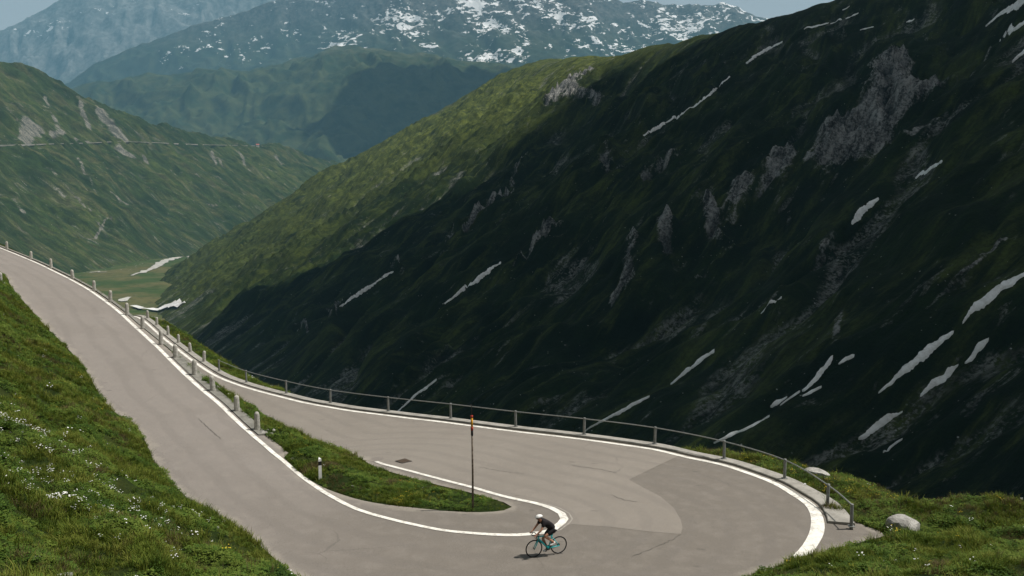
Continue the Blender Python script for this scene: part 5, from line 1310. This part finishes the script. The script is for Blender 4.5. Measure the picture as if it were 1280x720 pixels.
# the left bank, the island, the mound and the verge behind the railing
xs_, ys_, zs_, ds_, rs_ = [np.concatenate(t) for t in zip(
    candidates(230000, (-50, -4, 10, 92)), candidates(45000, (-22, 3, 38, 75)), candidates(80000, (3, 26, 16, 56)), candidates(50000, (-46, -8, 60, 125)))]
near = (rs_ == 1) | (ds_ < 26)
_, _, ri_ = seg_dist(xs_, ys_, RIM)
on_outer = (rs_ == 2) & (ri_ > nB + nT)
shw = shelf[np.clip(ri_.astype(int), 0, len(shelf) - 1)]
near &= ~(on_outer & ((ds_ < 0.66) | ((shw < 1.2) & (ds_ < 9))))
vd = 1.0 - 0.55 * sstep(45, 95, ys_)
keepm = near & (rg.random(len(xs_)) < vd)
xs_, ys_, zs_, ds_, rs_ = (a[keepm] for a in (xs_, ys_, zs_, ds_, rs_))
thin = fbm(xs_ / 2.2, ys_ / 2.2, 3, 140)
okb = thin > -0.50 + 0.35 * (rg.random(len(xs_)) - 0.5)
pts = np.column_stack([xs_, ys_, zs_])
herbm = (fbm(xs_ / 3.0, ys_ / 3.0, 3, 150) + 0.5 * (rg.random(len(xs_)) - 0.5) > -0.02)
drym = (fbm(xs_ / 2.4, ys_ / 2.4, 3, 160) + 0.5 * (rg.random(len(xs_)) - 0.5) > 0.62)
drym |= (rs_ == 2) & (xs_ > 8) & (ys_ > 40) & (rg.random(len(xs_)) < 0.22)
print('plants', len(xs_))
scatter('grass', pts[okb & ~herbm & ~drym], P_GRASS, 0.5, 1.05, 1, 'lush green grass on the banks beside the road')
scatter('herbs', pts[okb & herbm & ~drym], P_HERB, 0.5, 1.0, 2, 'broad leaved meadow herbs among the grass')
scatter('dry_grass', pts[drym], P_DRY, 0.6, 1.2, 3, 'yellowed grass tufts scattered over the banks')
scatter('tall_stems', pts[okb & (rg.random(len(xs_)) < 0.035 + 0.05 * (fbm(xs_ / 2., ys_ / 2., 2, 230) > 0.25))], P_TALL, 0.5, 0.95, 9, 'tall grass stems standing above the turf')
fw = (rs_ == 2) & (xs_ < -4)
wmask = np.zeros(len(xs_))
for (cx_, cy_, rr_) in WHITE_SPOTS: wmask = np.maximum(wmask, np.exp(-((xs_ - cx_) ** 2 + (ys_ - cy_) ** 2) / rr_ ** 2))
wsel = rg.random(len(xs_)) < wmask * 0.15 * (fbm(xs_ / 1.2, ys_ / 1.2, 2, 170) > -0.05) + 0.0015
scatter('white_flowers', pts[wsel] + np.array([0, 0, 0.02]), P_WHITE, 0.7, 1.2, 4, 'drifts of small white meadow flowers')
ysel = (rg.random(len(xs_)) < 0.002) | ((xs_ > 11) & (ys_ > 44) & (rg.random(len(xs_)) < 0.06 * (fbm(xs_ / 1.5, ys_ / 1.5, 2, 180) > 0.1))) | ((rs_ == 1) & (xs_ > -5) & (rg.random(len(xs_)) < 0.025))
scatter('yellow_flowers', pts[ysel] + np.array([0, 0, 0.02]), P_YELLOW, 0.6, 1.1, 5, 'small yellow flowers dotted in the grass')
# loose stones showing through the turf of the bank
for k, (cx_, cy_, sz) in enumerate(BANK_STONES):
    boulder(cx_, cy_, (sz, sz * 0.7, sz * 0.55), 60 + k, BANK_STONE_LABELS[k], 0.1, 0.6, k * 1.3)

# ------------------------------------------------------------------ clouds overhead (they shade the slope) and haze
def cloud_material():
    m = NT('cloud'); p = m.pos()
    return m.done(m.mix(m.noise(p, 0.004, 4), (0.80, 0.80, 0.81), (0.9, 0.9, 0.9)), 1.0, Specular_IOR_Level=0.0)
M['cloud'] = cloud_material()
def cloud(poly, base, thick, step, seed, label, ragged=95):
    # the outline is drawn where its shadow falls at road level and carried up along the sunbeams
    poly = np.array(poly, float) - np.array([1768.6, 248.6]) + np.array([SUN.x, SUN.y]) / SUN.z * base
    x0, y0 = poly.min(0) - 150; x1, y1 = poly.max(0) + 150
    X, Y = np.meshgrid(np.arange(x0, x1, step), np.arange(y0, y1, step), indexing='ij')
    D, _, _ = seg_dist(X, Y, np.vstack([poly, poly[:1]]))
    D = np.where(inside(X, Y, poly), D, -D).reshape(X.shape)
    D = D + ragged * fbm(X / (2.74 * ragged), Y / (2.74 * ragged), 4, seed, 0.6) + 60 * fbm(X / 95., Y / 95., 3, seed + 4, 0.6)
    Dk = np.maximum(D, 0)
    top = base + thick * (1 - np.exp(-Dk / 220.)) * (0.75 + 0.45 * ridged(X / 420., Y / 420., 3, seed + 1) * 0.6) + 2
    bot = base - 22 * (1 - np.exp(-Dk / 60.)) * (1 + 0.6 * fbm(X / 150., Y / 150., 3, seed + 2)) - 1
    ins = D > 0
    keep = ins[:-1, :-1] & ins[1:, :-1] & ins[1:, 1:] & ins[:-1, 1:]
    a = grid_mesh('cloud', X, Y, top, keep); b = grid_mesh('cloud_b', X, Y, bot, keep)
    bm = bmesh.new(); bm.from_mesh(b); bmesh.ops.reverse_faces(bm, faces=bm.faces); bm.from_mesh(a)
    bmesh.ops.delete(bm, geom=[vv for vv in bm.verts if not vv.link_faces], context='VERTS')
    me = bpy.data.meshes.new('cloud'); bm.to_mesh(me); bm.free()
    return link('cloud', me, M['cloud'], kind='structure', label=label, smooth=True)
cloud([(1440, 2010), (1580, 2060), (1700, 2110), (1770, 2260), (1800, 2440), (1880, 2420), (1960, 2180), (2300, 2250), (3100, 2000), (3300, 1100), (2800, 500), (2350, 420), (2080, 500), (1900, 680), (1780, 930), (1580, 1350), (1400, 1700), (1350, 1900)],
      5000, 480, 22, 3, 'broad cumulus cloud drifting above the ridge')
cloud([(-420, 9927), (-120, 9267), (720, 8967), (1800, 9087), (1920, 10767), (1320, 11367), (480, 11307), (-120, 10887)], 5000, 400, 45, 8, 'cumulus cloud far down the valley', 150)
# the air itself
me = boxmesh('haze', (44000, 30000, 5500), 0, (0, 12500, 2100))
hz_mat = bpy.data.materials.new('haze'); hz_mat.use_nodes = True
t = hz_mat.node_tree; t.nodes.remove(t.nodes['Principled BSDF'])
pv = t.nodes.new('ShaderNodeVolumePrincipled')
pv.inputs['Color'].default_value = (0.32, 0.68, 0.92, 1)
pv.inputs['Density'].default_value = HAZE
pv.inputs['Anisotropy'].default_value = 0.0
t.links.new(pv.outputs[0], t.nodes['Material Output'].inputs['Volume'])
link('haze', me, hz_mat, kind='stuff', label='thin blue summer haze filling the valley')
